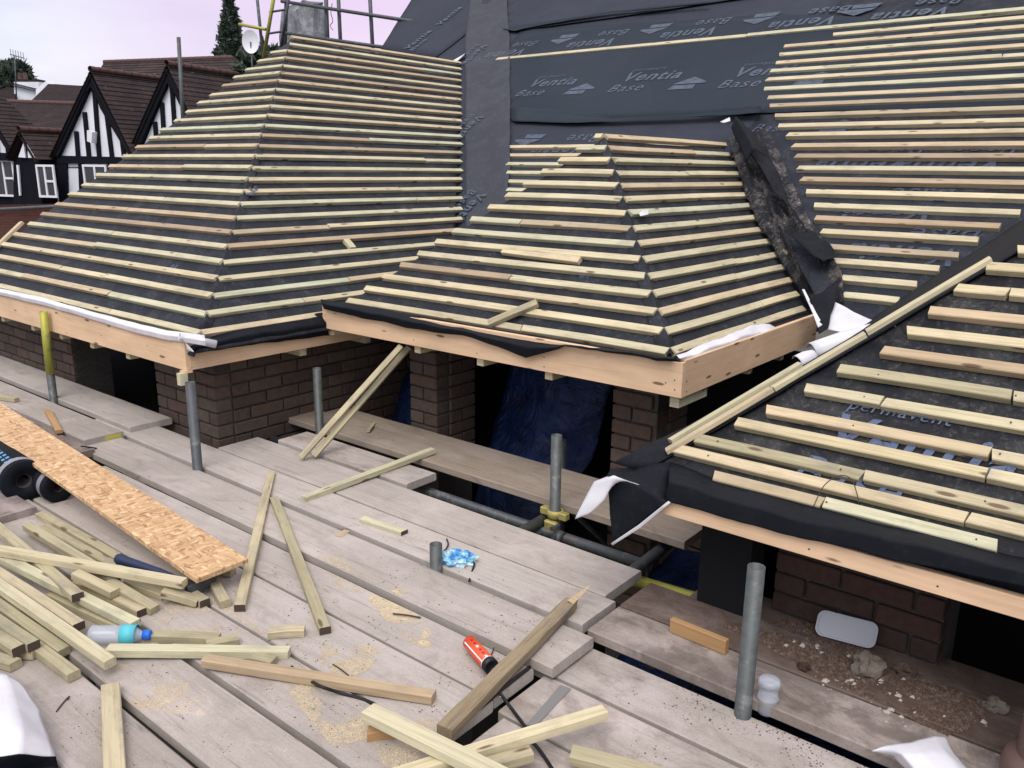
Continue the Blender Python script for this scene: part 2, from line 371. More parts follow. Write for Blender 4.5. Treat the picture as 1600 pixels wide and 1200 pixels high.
def tilemat(name, stops):
    m = M(name, (.08, .05, .045), .85); g = G(m); co = g.co
    a = g.noise(co, 1.4, (1, 1, 1), 8, .7); b_ = g.noise(co, .35, (1, 1, 1), 3)
    br = g.n('ShaderNodeTexBrick'); br.inputs['Scale'].default_value = 1; br.inputs['Brick Width'].default_value = .26; br.inputs['Row Height'].default_value = .13; br.inputs['Mortar Size'].default_value = .014
    br.inputs['Color1'].default_value = (1.15, 1.1, 1.05, 1); br.inputs['Color2'].default_value = (.75, .72, .72, 1); br.inputs['Mortar'].default_value = (.4, .4, .4, 1); g.l(g.tc.outputs['UV'], br.inputs[0])
    c = g.mix(.8, g.ramp(a, stops), br.outputs['Color'], 'MULTIPLY')
    li = g.noise(co, 3.3, (1, 1, 2.5), 4, .5); c = g.mix(g.mix(.55, (0., 0., 0.), g.val(li, .70, .76)), c, (.32, .29, .25))
    g.out(c); g.bump(br.outputs['Fac'], -.8, .02); return m
TIL = tilemat('clay_roof_tiles', [(.25, (.030, .024, .027)), (.5, (.046, .033, .034)), (.75, (.078, .048, .043))])
TILR = tilemat('red_clay_tiles', [(.25, (.11, .05, .042)), (.75, (.19, .09, .07))])
RDG = M('ridge_tile_clay', (.17, .085, .07), .85); g = G(RDG); g.out(g.ramp(g.noise(g.co, 1.3, (1, 1, 1), 6, .7), [(.3, (.05, .036, .038)), (.6, (.12, .065, .058)), (.8, (.22, .18, .17))]))
BLK = M('black_timber', (.008, .009, .014), .8, 0, .1)
REN = M('white_render', (.80, .84, .92), .85); g = G(REN); g.out(g.ramp(g.noise(g.co, .8, (1, 1, .3), 5), [(.3, (.72, .76, .84)), (.7, (.84, .87, .93))]))
UPV = M('white_window_frame', (.78, .80, .84), .4)
GLS = M('window_glass', (.05, .055, .065), .12, 0, .6)
STN = M('chimney_render', (.22, .225, .24), .9); g = G(STN); q = g.noise(g.co, 5, (1, 1, 1), 8, .7); g.out(g.ramp(q, [(.3, (.11, .11, .125)), (.5, (.22, .23, .25)), (.72, (.42, .44, .48))])); g.bump(q, .8, .03)
GRD = M('ground_soil', (.09, .08, .07), .95); g = G(GRD); g.out(g.ramp(g.noise(g.co, .4, (1, 1, 1), 8), [(.3, (.06, .06, .045)), (.7, (.12, .105, .09))]))
# ------------------------------------------------------------------ ground
gr = mesh_obj('ground', [(-900, -900, -2.6), (900, -900, -2.6), (900, 900, -2.6), (-900, 900, -2.6)], [(0, 1, 2, 3)], GRD)
tag(gr, kind='structure')
# ================================================================== THE HOUSE BEING RE-ROOFED
house = empty('brick_house', (-3, 5, -2.6), 'brick house being re-roofed, hipped bays stripped to dark membrane and pale battens', 'house')
# -- roof planes
YL = 2.14
PL = V((-3.870, 2.24, .652)); AL = V((-6.506, 4.876, 2.597)); TL = (AL.z - PL.z) / (AL.y - PL.y)
PM = V((-1.638, 3.1, .739)); AM = V((-2.711, 4.173, 1.672)); TM = (AM.z - PM.z) / (AM.y - PM.y)
PR = V((-1.256, 2.404, .55)); TR = .857
SM = .68; EM = V((-6.506, 7.1, 2.6))
nLF = V((0, -TL, 1)); nLR = V((TL, 0, 1)); nMF = V((0, -TM, 1)); nMR = V((TM, 0, 1)); nRF = V((0, -TR, 1)); nRL = V((-TR, 0, 1)); nMN = V((0, -SM, 1))
zLF = lambda y: PL.z + TL * (y - PL.y); zLR = lambda x: PL.z + TL * (PL.x - x)
zMF = lambda y: PM.z + TM * (y - PM.y); zMR = lambda x: PM.z + TM * (PM.x - x)
zRF = lambda y: PR.z + TR * (y - PR.y); zRL = lambda x: PR.z + TR * (x - PR.x); zMN = lambda y: EM.z + SM * (y - EM.y)
TB = .027
def dn(p, d=.025): return V((p[0], p[1], p[2] - d * 1.2))
# left roof
HLx = lambda z: -7.35 + (z - .578) / (2.597 - .578) * (7.35 - 6.506)     # left hip x at height z
left_roof = sheet('hipped_roof', [dn((-7.36, 2.15, zLF(2.15))), dn((-3.80, 2.15, zLF(2.15))), dn(AL)], MEML, house)
tag(left_roof, 'left bay roof front slope, dusty grey membrane under battens')
lr2 = sheet('roof_slope', [dn((-3.80, 2.17, zLR(-3.80))), dn((-3.80, 4.05, zLR(-3.80))), dn((-6.506, 7.1, AL.z)), dn(AL)], MEML, house)
sheet('roof_slope', [dn((-7.36, 2.15, .56)), dn(AL), dn((-6.506, 7.1, AL.z)), dn((-7.36, 7.1, .56))], MEML, house)
def row_batten(A, B, up, parent, w=.038, t=TB, mat=BAT, joints=(), **k):
    """one course of batten, sawn into lengths at the joints (fractions)"""
    A = V(A); B = V(B); cuts = [0] + sorted(joints) + [1]
    for a, b in zip(cuts[:-1], cuts[1:]):
        g0 = .003 / max((B - A).length, .1)
        jit = up.normalized() * U(-.001, .001) + (V((0, 0, 1)) * U(-.004, .004))
        lath('batten', A.lerp(B, a + (g0 if a else 0)) + jit, A.lerp(B, b - (g0 if b < 1 else 0)) + jit, w, t, mat, parent, up=up.normalized(), skew=(U(-.35, .35), U(-.35, .35)), **k)
for k in range(27):
    H = PL.lerp(AL, k / 26)
    xl = HLx(H.z)
    js = {2: [.42, .62], 1: [.30, .68], 5: [.5], 4: [.47], 8: [.62], 0: [.25, .72]}.get(k, [] if R_() > .2 else [U(.3, .7)])
    if k < 25: row_batten((max(xl, -7.4) + U(-.01, .02) + .01, H.y, H.z), (H.x - .012, H.y, H.z), nLF, left_roof, joints=js)
    ye = 7.1 + (H.x + 6.506) * -1.085 + U(-.006, .006)
    row_batten((H.x, H.y + .012, H.z), (H.x, ye, H.z), nLR, lr2, joints=[] if R_() > .35 else [U(.3, .8)])
# hip seam, a dusty folded strip showing between the batten ends
loft('hip_strip', [[dn(PL + V((-.05, -.0, 0)), .022), dn(AL + V((-.03, 0, 0)), .022)], [dn(PL, .012), dn(AL, .012)], [dn(PL + V((0, .05, 0)), .022), dn(AL + V((0, .03, 0)), .022)]], MEML, left_roof, .004, 9, sub=16)
lath('hip_batten', onP(-40, 420, PL, nLF) + V((0, 0, .02)), onP(33, 350, PL, nLF) + V((0, 0, .02)), .045, .025, BATY, left_roof, up=nLF.normalized())
pp = onP(546, 379, PL, nLR); lath('spacer_block', pp + V((-.035, 0, .035 * TL + .002)), pp + V((.04, 0, -.04 * TL + .002)), .05, .03, BATY, lr2, up=nLR.normalized())
# middle roof
mid_roof = sheet('hipped_roof', [dn((-3.82, 3.02, zMF(3.02))), dn((-1.55, 3.02, zMF(3.02))), dn(AM), dn((-2.76, 4.16, 1.66))], MEML, house)
tag(mid_roof, 'middle bay roof front slope, grey membrane under battens')
mr2 = sheet('roof_slope', [dn((-1.54, 3.03, zMR(-1.54))), dn((-1.54, 4.74, zMR(-1.54))), dn((-2.711, 5.98, AM.z)), dn(AM)], MEML, house)
sheet('roof_slope', [dn((-3.83, 3.02, .66)), dn((-2.76, 4.16, 1.66)), dn((-2.76, 5.8, 1.66)), dn((-3.83, 4.3, .66))], MEML, house)
for k in range(15):
    H = PM.lerp(AM, k / 14)
    Lh = V((-3.74, 3.11, .749)).lerp(V((-2.78, 4.16, 1.66)), k / 14)
    js = {0: [.62], 3: [.5]}.get(k, [] if R_() > .3 else [U(.3, .7)])
    row_batten((Lh.x, H.y, H.z), (H.x - .02, H.y, H.z), nMF, mid_roof, w=.038, joints=js, mat=random.choice((BAT, BAT, BATY)), bow=.004)
    ye = 5.8 + (H.x + 2.711) * -1.065 + U(-.01, .01)
    row_batten((H.x + .0, H.y + .02, H.z), (H.x, ye, H.z), nMR, mr2, w=.038, joints=[] if R_() > .3 else [U(.3, .7)], mat=random.choice((BAT, BAT, BATY)), bow=.004)
loft('hip_strip', [[dn(PM + V((-.06, -.0, 0)), .022), dn(AM + V((-.04, 0, 0)), .022)], [dn(PM, .006), dn(AM, .006)], [dn(PM + V((0, .06, 0)), .022), dn(AM + V((0, .04, 0)), .022)]], MEML, mid_roof, .006, 9, sub=12)
a_ = onP(785, 391, PM, nMF); b_ = onP(905, 406, PM, nMF); lath('batten', a_ + V((0, 0, .004)), b_ + V((0, 0, .004)), .04, .025, BATY, mid_roof, up=nMF.normalized())
# main roof
nmn = nMN.normalized()
def mnp(px, py, d=0): p = onP(px, py, EM, nMN); return p - V((0, 0, 1)) * d
h1, h2 = mnp(595, 74), mnp(640, 2)
hd = (h2 - h1) / (h2.y - h1.y)
top = h1 + hd * (10.6 - h1.y)
vA, vB = mnp(1152, 222), mnp(1302, 505)
main_roof = sheet('roof_slope', [dn(h1 + hd * (6.2 - h1.y)), dn((-4.2, 4.0, zMN(4.0))), dn((vA.x, 4.0, zMN(4.0))), dn((vA.x, 10.6, zMN(10.6))), dn(top)], MEMM, house, step=.2)
mr_b = sheet('roof_slope', [dn((vA.x, 10.6, zMN(10.6))), dn(vA), dn(vB), dn((3.4, vB.y, vB.z)), dn((3.4, 10.6, zMN(10.6)))], MEMK, house, step=.2)
tag(main_roof, 'tall main roof slope with printed dark membrane')
sheet('roof_slope', [dn(h1 + hd * (6.2 - h1.y)), dn(top), dn((top.x, 14, 1.5)), dn((h1.x - 1.5, 12, 1.5))], MEMM, house, step=.5)
sheet('roof_slope', [dn(top), dn((3.4, 10.6, zMN(10.6))), dn((3.4, 16, 1.5)), dn((top.x, 16, 1.5))], MEMM, house, step=.5)
ends = [(778, 90), (1297, 61), (1222, 77), (1212, 93), (1206, 107), (1197, 121), (1190, 136), (1185, 151), (1190, 166), (1192, 181), (1200, 196), (1206, 211), (1219, 228), (1228, 244), (1232, 262), (1236, 279), (1243, 295), (1252, 312), (1263, 335), (1267, 352), (1277, 373), (1286, 395), (1298, 416), (1312, 438), (1317, 460)]
rends = {18: (1587, 350), 19: (1555, 372), 20: (1522, 391), 21: (1492, 412), 22: (1462, 433), 23: (1430, 450), 24: (1403, 471)}
yt, yb = mnp(1400, 33).y, mnp(1400, 468).y
for k, e in enumerate(ends):
    y = yt + (yb - yt) * k / 24; z = zMN(y)
    xa = mnp(*e).x; xb = mnp(*rends[k]).x if k in rends else (-.1 if k > 12 else .6)
    js = [] if R_() > .25 else [U(.2, .8)]
    if k == 0: js = [.42]
    row_batten((xa, y, z + .004), (xb, y, z + .004), nMN, main_roof, w=.047, t=.032, joints=js, mat=random.choice((BAT, BAT, BAT, BATY)))
for yy in (228, 241, 255, 268, 282, 296, 312, 328):
    p = mnp(792, yy); xe = -3.74 + (p.z - .749) / TM - .06
    row_batten((p.x, p.y, p.z), (xe, p.y, p.z), nMN, main_roof, w=.042, t=.034)
# upper membrane laps (separate sheets lying on the one below)
lapB = sheet('membrane_lap', [mnp(800, 187, .012), mnp(1290, 170, .012), mnp(1600, 168, .012), mnp(1600, 30, .012), mnp(1210, 20, .012), mnp(815, 45, .012), mnp(775, 95, .012), mnp(778, 150, .012)], MEMC, main_roof, th=.004)
lapA = sheet('membrane_lap', [mnp(786, 47, .004), mnp(830, 44, .004), mnp(1000, 20, .004), mnp(1300, -25, .004), mnp(1300, -90, .004), mnp(800, -40, .004)], MEMM, main_roof, th=.004)
lapC = sheet('membrane_lap', [mnp(595, 74, .012), mnp(680, 88, .012), mnp(808, -10, .012), mnp(800, -60, .012), mnp(655, -22, .012)], MEMM, main_roof, th=.006)
# crumpled folds below the middle lap
def fold(p, u, v): return p + nmn * (.004 + .034 * u * (1 + .8 * noise.noise(V((v * 5, 0, 0)))))
loft('membrane_fold', [[mnp(802, 165, .014), mnp(880, 172, .014), mnp(960, 185, .014), mnp(1080, 180, .014), mnp(1190, 170, .014)], [mnp(802, 190, .0), mnp(885, 194, .0), mnp(960, 193, .0), mnp(1080, 188, .0), mnp(1190, 184, .0)]], MEMC, main_roof, .006, 7, sub=7, extra=fold)
loft('membrane_fold', [[mnp(786, 42, .012), mnp(805, 44, .012), mnp(835, 38, .012), mnp(960, 20, .012), mnp(1110, 8, .012)], [mnp(786, 46, .0), mnp(805, 50, .0), mnp(835, 44, .0), mnp(960, 24, .0), mnp(1110, 11, .0)]], MEMC, main_roof, .004, 7, sub=6, extra=fold)
# valley strip beside the left bay
def vs1(p, u, v): return p + nmn * (.05 * v * v * (1 - .0) * .6)
loft('valley_strip', [[mnp(790, -30), mnp(796, 60), mnp(797, 150), mnp(797, 250), mnp(792, 330)], [mnp(760, -30, .012), mnp(760, 60, .012), mnp(760, 150, .012), mnp(758, 250, .012), mnp(755, 345, .012)], [mnp(735, -5, 0), mnp(727, 60, 0), mnp(726, 150), mnp(727, 250), mnp(728, 362)]], MEMV, main_roof, .008, 3, sub=8)
lap_piece = loft('white_offcut', [[mnp(705, 96), mnp(728, 83)], [mnp(712, 98), mnp(727, 88, -.03)]], WHT, main_roof, 0, sub=3)
# valley between middle bay and main roof: loose crumpled membrane
Lp = [(1137, 222), (1150, 258), (1163, 300), (1180, 345), (1203, 385), (1228, 425), (1252, 465), (1272, 500)]
Rp = [(1200, 205), (1222, 250), (1240, 295), (1258, 335), (1282, 372), (1298, 398), (1316, 432), (1320, 478)]
la = [onP(x, y, PM, nMR) + V((0, 0, .015)) for x, y in Lp]; ra = [mnp(x, y) + V((0, 0, .012)) for x, y in Rp]
mid_ = []
for a, b in zip(la, ra):
    q = (a + b) / 2; q.z -= .03; mid_.append(q)
def crump(p, u, v):
    r = abs(noise.noise(V((u * 3.0 + v * 5, v * 3.5, 2)))) + .5 * abs(noise.noise(V((u * 11, v * 9, 5))))
    return p + V((-.3, -.3, .9)) * (.085 * r * math.sin(math.pi * min(max(v, 0), 1)) + .006)
loft('valley_membrane', [la, mid_, ra], MEMX, main_roof, .008, 8, sub=9, extra=crump)
f1 = [(1146, 213), (1166, 245), (1185, 275), (1208, 310), (1232, 345)]; f2 = [(1172, 210), (1200, 250), (1218, 290), (1236, 330), (1262, 375)]
ff = [[mnp(x, y) + V((0, -.06, .09)) for x, y in f1], [mnp(x, y) + V((0, -.02, .05)) for x, y in f2]]
loft('valley_flap', ff, MEMD, main_roof, .02, 6, sub=8)
f1 = [(1150, 218), (1163, 245), (1175, 275)]; f2 = [(1168, 216), (1186, 240), (1202, 268)]
loft('valley_flap', [[mnp(x, y) + V((0, -.10, .08)) for x, y in f1], [mnp((x + a) / 2, (y + b) / 2) + V((0, -.13, .15)) for (x, y), (a, b) in zip(f1, f2)], [mnp(x, y) + V((0, -.09, .1)) for x, y in f2]], MEMD, main_roof, .008, 6, sub=6)
loft('valley_flap', [[mnp(1236, 385) + V((0, -.05, .06)), mnp(1262, 405) + V((0, -.05, .06)), mnp(1290, 425) + V((0, -.03, .06))], [mnp(1262, 372) + V((0, 0, .05)), mnp(1290, 392) + V((0, 0, .05)), mnp(1308, 412) + V((0, 0, .04))]], MEMD, main_roof, .02, 8, sub=8)
loft('white_edge', [[mnp(1133, 214) + V((0, -.1, .1)), mnp(1148, 207) + V((0, -.1, .1))], [mnp(1138, 216) + V((0, -.1, .1)), mnp(1149, 213) + V((0, -.1, .1))]], WHT, main_roof, 0, sub=2)
for (a, b, w_) in (((1218, 362), (1230, 408), .035), ((1228, 402), (1237, 426), .045)):
    q0 = onP(*a, PM, nMR) + V((-.02, -.03, .12)); q1 = onP(*b, PM, nMR) + V((-.02, -.03, .12)); lath('valley_lath', q0, q1, w_, .02, BATL, main_roof, up=V((-.2, -.5, 1)))
# right roof
xh = lambda y: PR.x + (y - PR.y)
right_roof = sheet('hipped_roof', [dn((-1.40, 2.29, zRF(2.29))), dn((3.0, 2.29, zRF(2.29))), dn((3.0, 4.9, zRF(4.9))), dn((xh(4.9), 4.9, zRF(4.9)))], MEMR, house, step=.12)
tag(right_roof, 'nearest right bay roof front slope, dark printed membrane under battens')
hp_ = [PR + V((1, 1, TR)) * t - V((0, 0, .012)) for t in (-.06, .12, .30, .50, .75, 1.2)]
ep_ = [onZ(958, 722, .535), onZ(1080, 662, .575), onZ(1232, 581, .585), mnp(1335, 517, .0), mnp(1450, 440, .0), mnp(1640, 318, .0)]
rl = loft('roof_slope', [ep_, [a_.lerp(b_, .5) + V((0, 0, .0)) for a_, b_ in zip(ep_, hp_)], hp_], MEMD, house, .004, 4, sub=9, th=.004)
sheet('roof_slope', [dn((-1.30, 2.30, .47)), dn((xh(4.9), 4.9, zRL(xh(4.9)) - .12)), dn((xh(4.9), 7.2, zRL(xh(4.9)) - .12)), dn((-1.30, 3.95, .47))], MEMD, house, step=.3)
starts = [((1115, 742), (1556, 860)), ((1050, 700), None), ((1088, 684), None), ((1150, 661), None), ((1197, 641), None), ((1258, 607), None), ((1310, 578), None), ((1378, 549), None), ((1417, 515), None), ((1452, 484), None), ((1494, 450), None), ((1541, 418), None), ((1590, 388), None)]
RJ = {0: (1285, 788), 1: (1512, 808), 2: (1345, 752), 3: (1542, 745), 4: (1547, 712), 5: (1378, 630), 6: (1580, 625), 10: (1575, 462)}
rowy = []
for i, (s, e) in enumerate(starts):
    A = onP(*s, PR, nRF); y = A.y; rowy.append(y)
for i, (s, e) in enumerate(starts):
    A = onP(*s, PR, nRF); y = A.y; z = A.z
    xe = onP(*e, PR, nRF).x if e else 2.9
    js = []
    if i in RJ: jx = onP(*RJ[i], PR, nRF).x; js = [(jx - A.x) / (xe - A.x)]
    elif i > 0: js = [U(.2, .3), .62]
    row_batten((A.x, y, z + .004), (xe, y, z + .004), nRF, right_roof, w=.037, t=.029, joints=js, mat=[BATY, BATY, BATL, BATY, BATY, BAT, BATL, BATY, BATY, BATY, BATY, BATY, BATY][i], seg=6, ch=.003)
for j, (o1, s0, s1) in enumerate(((-.012, (1046, 706), (1590, 384)), (-.05, (1075, 682), (1338, 522)))):
    a = PR + V((0, 0, 0)); d = V((1, 1, TR)).normalized()
    t0 = (onP(*s0, PR, nRL) - PR).dot(d); t1 = (onP(*s1, PR, nRL) - PR).dot(d)
    row_batten(PR + d * t0 + V((o1, -o1 * .3, .016)), PR + d * t1 + V((o1, -o1 * .3, .016)), V((-.3, -.3, 1)), rl, w=.024, t=.019, joints=[.33, .62] if j == 0 else [], mat=BAT)
# nail heads on the near battens
NH = bpy.data.meshes.new('nail_head'); bm = bmesh.new(); bmesh.ops.create_cone(bm, cap_ends=True, segments=8, radius1=.0028, radius2=.0028, depth=.0016); bm.to_mesh(NH); bm.free()
NHM = M('nail_steel', (.06, .05, .045), .6, .4); NH.materials.append(NHM)
def nail(p, n, parent): shared('nail_head', NH, parent, Matrix.Translation(p) @ n.to_track_quat('Z', 'Y').to_matrix().to_4x4())
for i, y in enumerate(rowy):
    for x in (-1.12, -.72, -.32):
        if x > xh(y) + .03: nail(V((x + U(-.01, .01), y + U(-.004, .004), zRF(y) + .0055)), nRF.normalized(), right_roof)
# ---- printed lettering on the membranes
def text_mesh(body, size, bold=0.0, shear=.28):
    cu = bpy.data.curves.new('t', 'FONT'); cu.body = body; cu.size = size; cu.shear = shear; cu.offset = bold * size; cu.resolution_u = 3; cu.space_character = 1.12
    ob = bpy.data.objects.new('t', cu); COL.objects.link(ob)
    dg = bpy.context.evaluated_depsgraph_get(); me = bpy.data.meshes.new_from_object(ob.evaluated_get(dg))
    bpy.data.objects.remove(ob); bpy.data.curves.remove(cu); return me
TXT = {}
def logo(origin, ex, n, s, mat, parent, lift=.0, parts=('pv', 'v', 'b', 'a')):
    """'permavent / Ventia / Base' and the house-shaped arrow, printed flat; s = cap height scale"""
    ex = ex.normalized(); ey = n.cross(ex).normalized()
    lay = {'pv': ('permavent', .34, .0, (.30, 1.15)), 'v': ('Ventia', 1.0, .022, (0.1, .325)), 'b': ('Base', .86, .004, (-.18, -.52))}
    vs_, fs = [], []
    for k in parts:
        if k == 'a': continue
        body, sz, bold, (ox, oy) = lay[k]
        if k not in TXT:
            me = text_mesh(body, sz, bold); TXT[k] = ([v.co.copy() for v in me.vertices], [tuple(p.vertices) for p in me.polygons]); bpy.data.meshes.remove(me)
        tv, tf = TXT[k]; off = len(vs_)
        vs_ += [(v.x + ox, v.y + oy) for v in tv]; fs += [tuple(i + off for i in f) for f in tf]
    if 'a' in parts:
        for poly in ([(2.9, -.62), (3.05, -.30), (4.05, -.30), (4.05, -.62)], [(3.0, -.22), (3.15, -.10), (3.75, .32), (4.45, -.10), (4.45, -.22)]):
            off = len(vs_); vs_ += poly; fs.append(tuple(range(off, off + len(poly))))
    out = []
    for (x, y) in vs_:
        p = V(origin) + ex * (x * s) + ey * (y * s); out.append(p + n * (sag(p) + .004 + lift))
    return mesh_obj('printed_lettering', out, fs, mat, parent)
X1 = V((1, 0, 0)); mdn = lambda x, y, d=.032: mnp(x, y, d)
for (px, py, s) in ((815, 140, .19), (960, 132, .20), (1133, 125, .20)):
    logo(mnp(px, py, .012), X1, nmn, s, PRT, lapB)
for (px, py, s) in ((975, 52, .20), (1135, 34, .20), (1322, 16, .20), (1500, 0, .2)):
    logo(mnp(px, py, .012), -X1, nmn, s, PRT, lapB)
logo(mnp(833, 70, .012), -X1, nmn, .19, PRT, lapB, parts=('v', 'b'))
for (px, py) in ((930, 215),): logo(mnp(px, py, .03), -X1, nmn, .19, PRT, main_roof)
logo(mnp(1185, 190, .03), X1, nmn, .16, PRTB, main_roof, parts=('b', 'a'))
for (px, py) in ((1440, 232), (1585, 232), (1520, 372), (1480, 305)):
    logo(mnp(px, py, .028), -X1, nmn, .2, PRTB, main_roof, parts=('v', 'b'))
sl = V((0, 1, SM)).normalized()
for (px, py) in ((750, 70), (742, 180), (744, 300)): logo(mnp(px, py, -.004), -sl, nmn, .14, PRT, main_roof, parts=('v', 'b'))
dg_ = (mnp(800, -8) - mnp(680, 88)).normalized()
logo(mnp(640, 78, .004), dg_, nmn, .16, PRT, lapC, parts=('v', 'b')); logo(mnp(690, 40, .004), dg_, nmn, .16, PRT, lapC, parts=('v',))
nr = nRF.normalized()
logo(V((onP(1268, 690, PR, nRF).x, rowy[3] - .035, zRF(rowy[3] - .035) - .024)), X1, nr, .185, PRTR, right_roof, parts=('pv', 'v', 'b'))
for (px, py) in ((230, 420), (330, 300), (140, 330)): q = onP(px, py, PL, nLF); logo(dn(q, .03), X1, nLF.normalized(), .14, PRT, left_roof, parts=('v', 'b'))
for (px, py) in ((480, 300), (600, 420), (520, 460)): q = onP(px, py, PL, nLR); logo(dn(q, .03), V((0, 1, 0)), nLR.normalized(), .14, PRT, lr2, parts=('v',))
for (px, py) in ((840, 425),): q = onP(px, py, PM, nMF); logo(dn(q, .03), X1, nMF.normalized(), .12, PRTB, mid_roof, parts=('v',))
# ---- fascia boards with rafter feet
def fascia(A, B, z0, z1, label, th=.025):
    A = V(A); B = V(B); A.z = B.z = z1
    return lath('fascia_board', A, B, th, z1 - z0, FAS, house, bow=.0, ch=.0015, seg=1)
f1 = fascia((-7.45, YL + .0125, 0), (-3.857, YL + .0125, 0), .467, .612, '')
f1b = fascia((-3.870, YL + .026, 0), (-3.870, 3.6, 0), .467, .612, '')
f2 = fascia((-3.843, 3.0125, 0), (-1.528, 3.0125, 0), .572, .722, '')
f2b = fascia((-1.541, 3.026, 0), (-1.541, 4.56, 0), .572, .728, '')
f3 = fascia((-1.30, 2.272, 0), (2.5, 2.272, 0), .40, .458, '')
f3b = fascia((-1.29, 2.286, 0), (-1.29, 3.8, 0), .40, .43, '')
def foot(px, py, y, z0, par, l=.35):
    p = onY(px, py, y); box('rafter_foot', (p.x - .022, y, z0 - .04), (p.x + .022, y + l, z0 + .05), BATY, par, .002)
for px, py in ((5, 505), (52, 520), (96, 533), (144, 545), (200, 560)): foot(px, py, YL + .03, .462, f1)
for px, py in ((652, 545), (750, 567), (857, 588)): foot(px, py, 3.03, .567, f2)
box('rafter_foot', (-3.84, 3.03, .53), (-3.79, 3.5, .60), BATY, f2, .002)
box('rafter_foot', (-1.60, 3.04, .515), (-1.555, 3.3, .62), BATY, f2, .002)
for y in (2.86, 3.35): box('rafter_foot', (-4.25, y, .42), (-3.885, y + .045, .50), BATY, f1b, .002)
for y in (3.75, 4.15): box('rafter_foot', (-1.9, y, .53), (-1.56, y + .045, .60), BATY, f2b, .002)
box('packer', (-3.90, 2.125, .455), (-3.855, 2.17, .467), FAS, f1)
box('packer', (-3.70, 2.035, .455), (-3.66, 2.075, .50), BATY, f1) if False else box('packer', (-3.86, 2.085, .405), (-3.825, 2.125, .466), BATY, f1)
for (px, py, y, par) in ((850, 558, 3.0, f2), (1040, 598, 3.0, f2), (1054, 594, 3.0, f2), (1054, 609, 3.0, f2), (850, 573, 3.0, f2), (508, 492, 3.0, f2), (508, 502, 3.0, f2), (646, 531, 3.0, f2), (745, 552, 3.0, f2), (230, 540, YL, f1), (158, 524, YL, f1), (1465, 916, 2.26, f3), (1264, 858, 2.26, f3), (104, 520, YL, f1)):
    nail(onY(px, py, y - .001), V((0, -1, 0)), par)
for (px, py) in ((1073, 596), (1073, 612)): nail(onX(px, py, -1.5275), V((1, 0, 0)), f2b)
# ---- membrane drapes over the fascias
def drapeY(name, tops, bots, y, mat, par, bulge=.02, amp=.006, **k):
    t = [onY(a, b, y + .03) for a, b in tops]; m_ = [onY((a + c) / 2, (b + d) / 2, y - bulge) for (a, b), (c, d) in zip(tops, bots)]; bo = [onY(a, b, y - bulge * .5) for a, b in bots]
    return loft(name, [t, m_, bo], mat, par, amp, 7, sub=6, **k)
drapeY('membrane_drape', [(500, 468), (545, 474), (640, 492), (740, 515), (825, 528), (900, 540), (980, 548), (1048, 556)], [(505, 482), (553, 494), (650, 514), (738, 527), (822, 559), (880, 541), (960, 551), (1062, 566)], 2.99, MEMD, mid_roof, .03, .008)
drapeY('white_membrane_edge', [(-10, 449), (60, 463), (130, 483), (200, 502), (262, 516), (320, 524)], [(-10, 459), (60, 475), (130, 495), (200, 517), (262, 532), (322, 540)], YL - .005, WHT, left_roof, .012, .003)
def dxs(name, tops, bots, x, mat, par, b=.02): return loft(name, [[onX(a, c, x - .03) for a, c in tops], [onX((a[0] + c[0]) / 2, (a[1] + c[1]) / 2, x + b) for a, c in zip(tops, bots)], [onX(a, c, x + b * .6) for a, c in bots]], mat, par, .008, 8, sub=6)
dxs('membrane_drape', [(298, 540), (340, 520), (400, 506), (450, 498), (505, 488)], [(296, 550), (350, 545), (405, 537), (455, 531), (515, 524)], -3.845, MEMD, lr2, .035)
lathe('rolled_membrane_end', [(-.09, .018), (.09, .021), (.09, .012), (-.02, .010)], WHT, frame(onX(290, 528, -3.84), onX(328, 536, -3.80)), left_roof, 16)
loft('white_corner', [[onY(290, 536, 2.12), onY(292, 548, 2.12)], [onY(300, 546, 2.1), onY(303, 550, 2.1)]], WHT, left_roof, 0, sub=3)
dxs('white_membrane_edge', [(1055, 556), (1090, 541), (1140, 522), (1175, 508), (1202, 506), (1222, 518)], [(1068, 566), (1095, 560), (1140, 546), (1170, 537), (1200, 528), (1225, 521)], -1.55, WHT, mr2, .01)
# right bay drape
nr0 = [onP(a, b, PR - V((0, 0, .03)), nRF) for a, b in ((1048, 722), (1150, 757), (1300, 795), (1450, 832), (1600, 872))]
nr1 = [onY(a, b, 2.25) for a, b in ((1042, 752), (1150, 787), (1300, 824), (1450, 857), (1600, 892))]
nr2 = [onY(a, b, 2.245) for a, b in ((1040, 784), (1156, 816), (1262, 842), (1440, 883), (1600, 915))]
for l_ in (nr0, nr1, nr2):
    for x_ in (.6, 1.8, 3.0): l_.append(V((x_, l_[4].y, l_[4].z)))
loft('membrane_drape', [nr0, nr1, nr2], MEMD, right_roof, .007, 6, sub=10)
c0, c1, c2 = onX(955, 733, -1.40), V(nr2[0]), V(nr0[0])
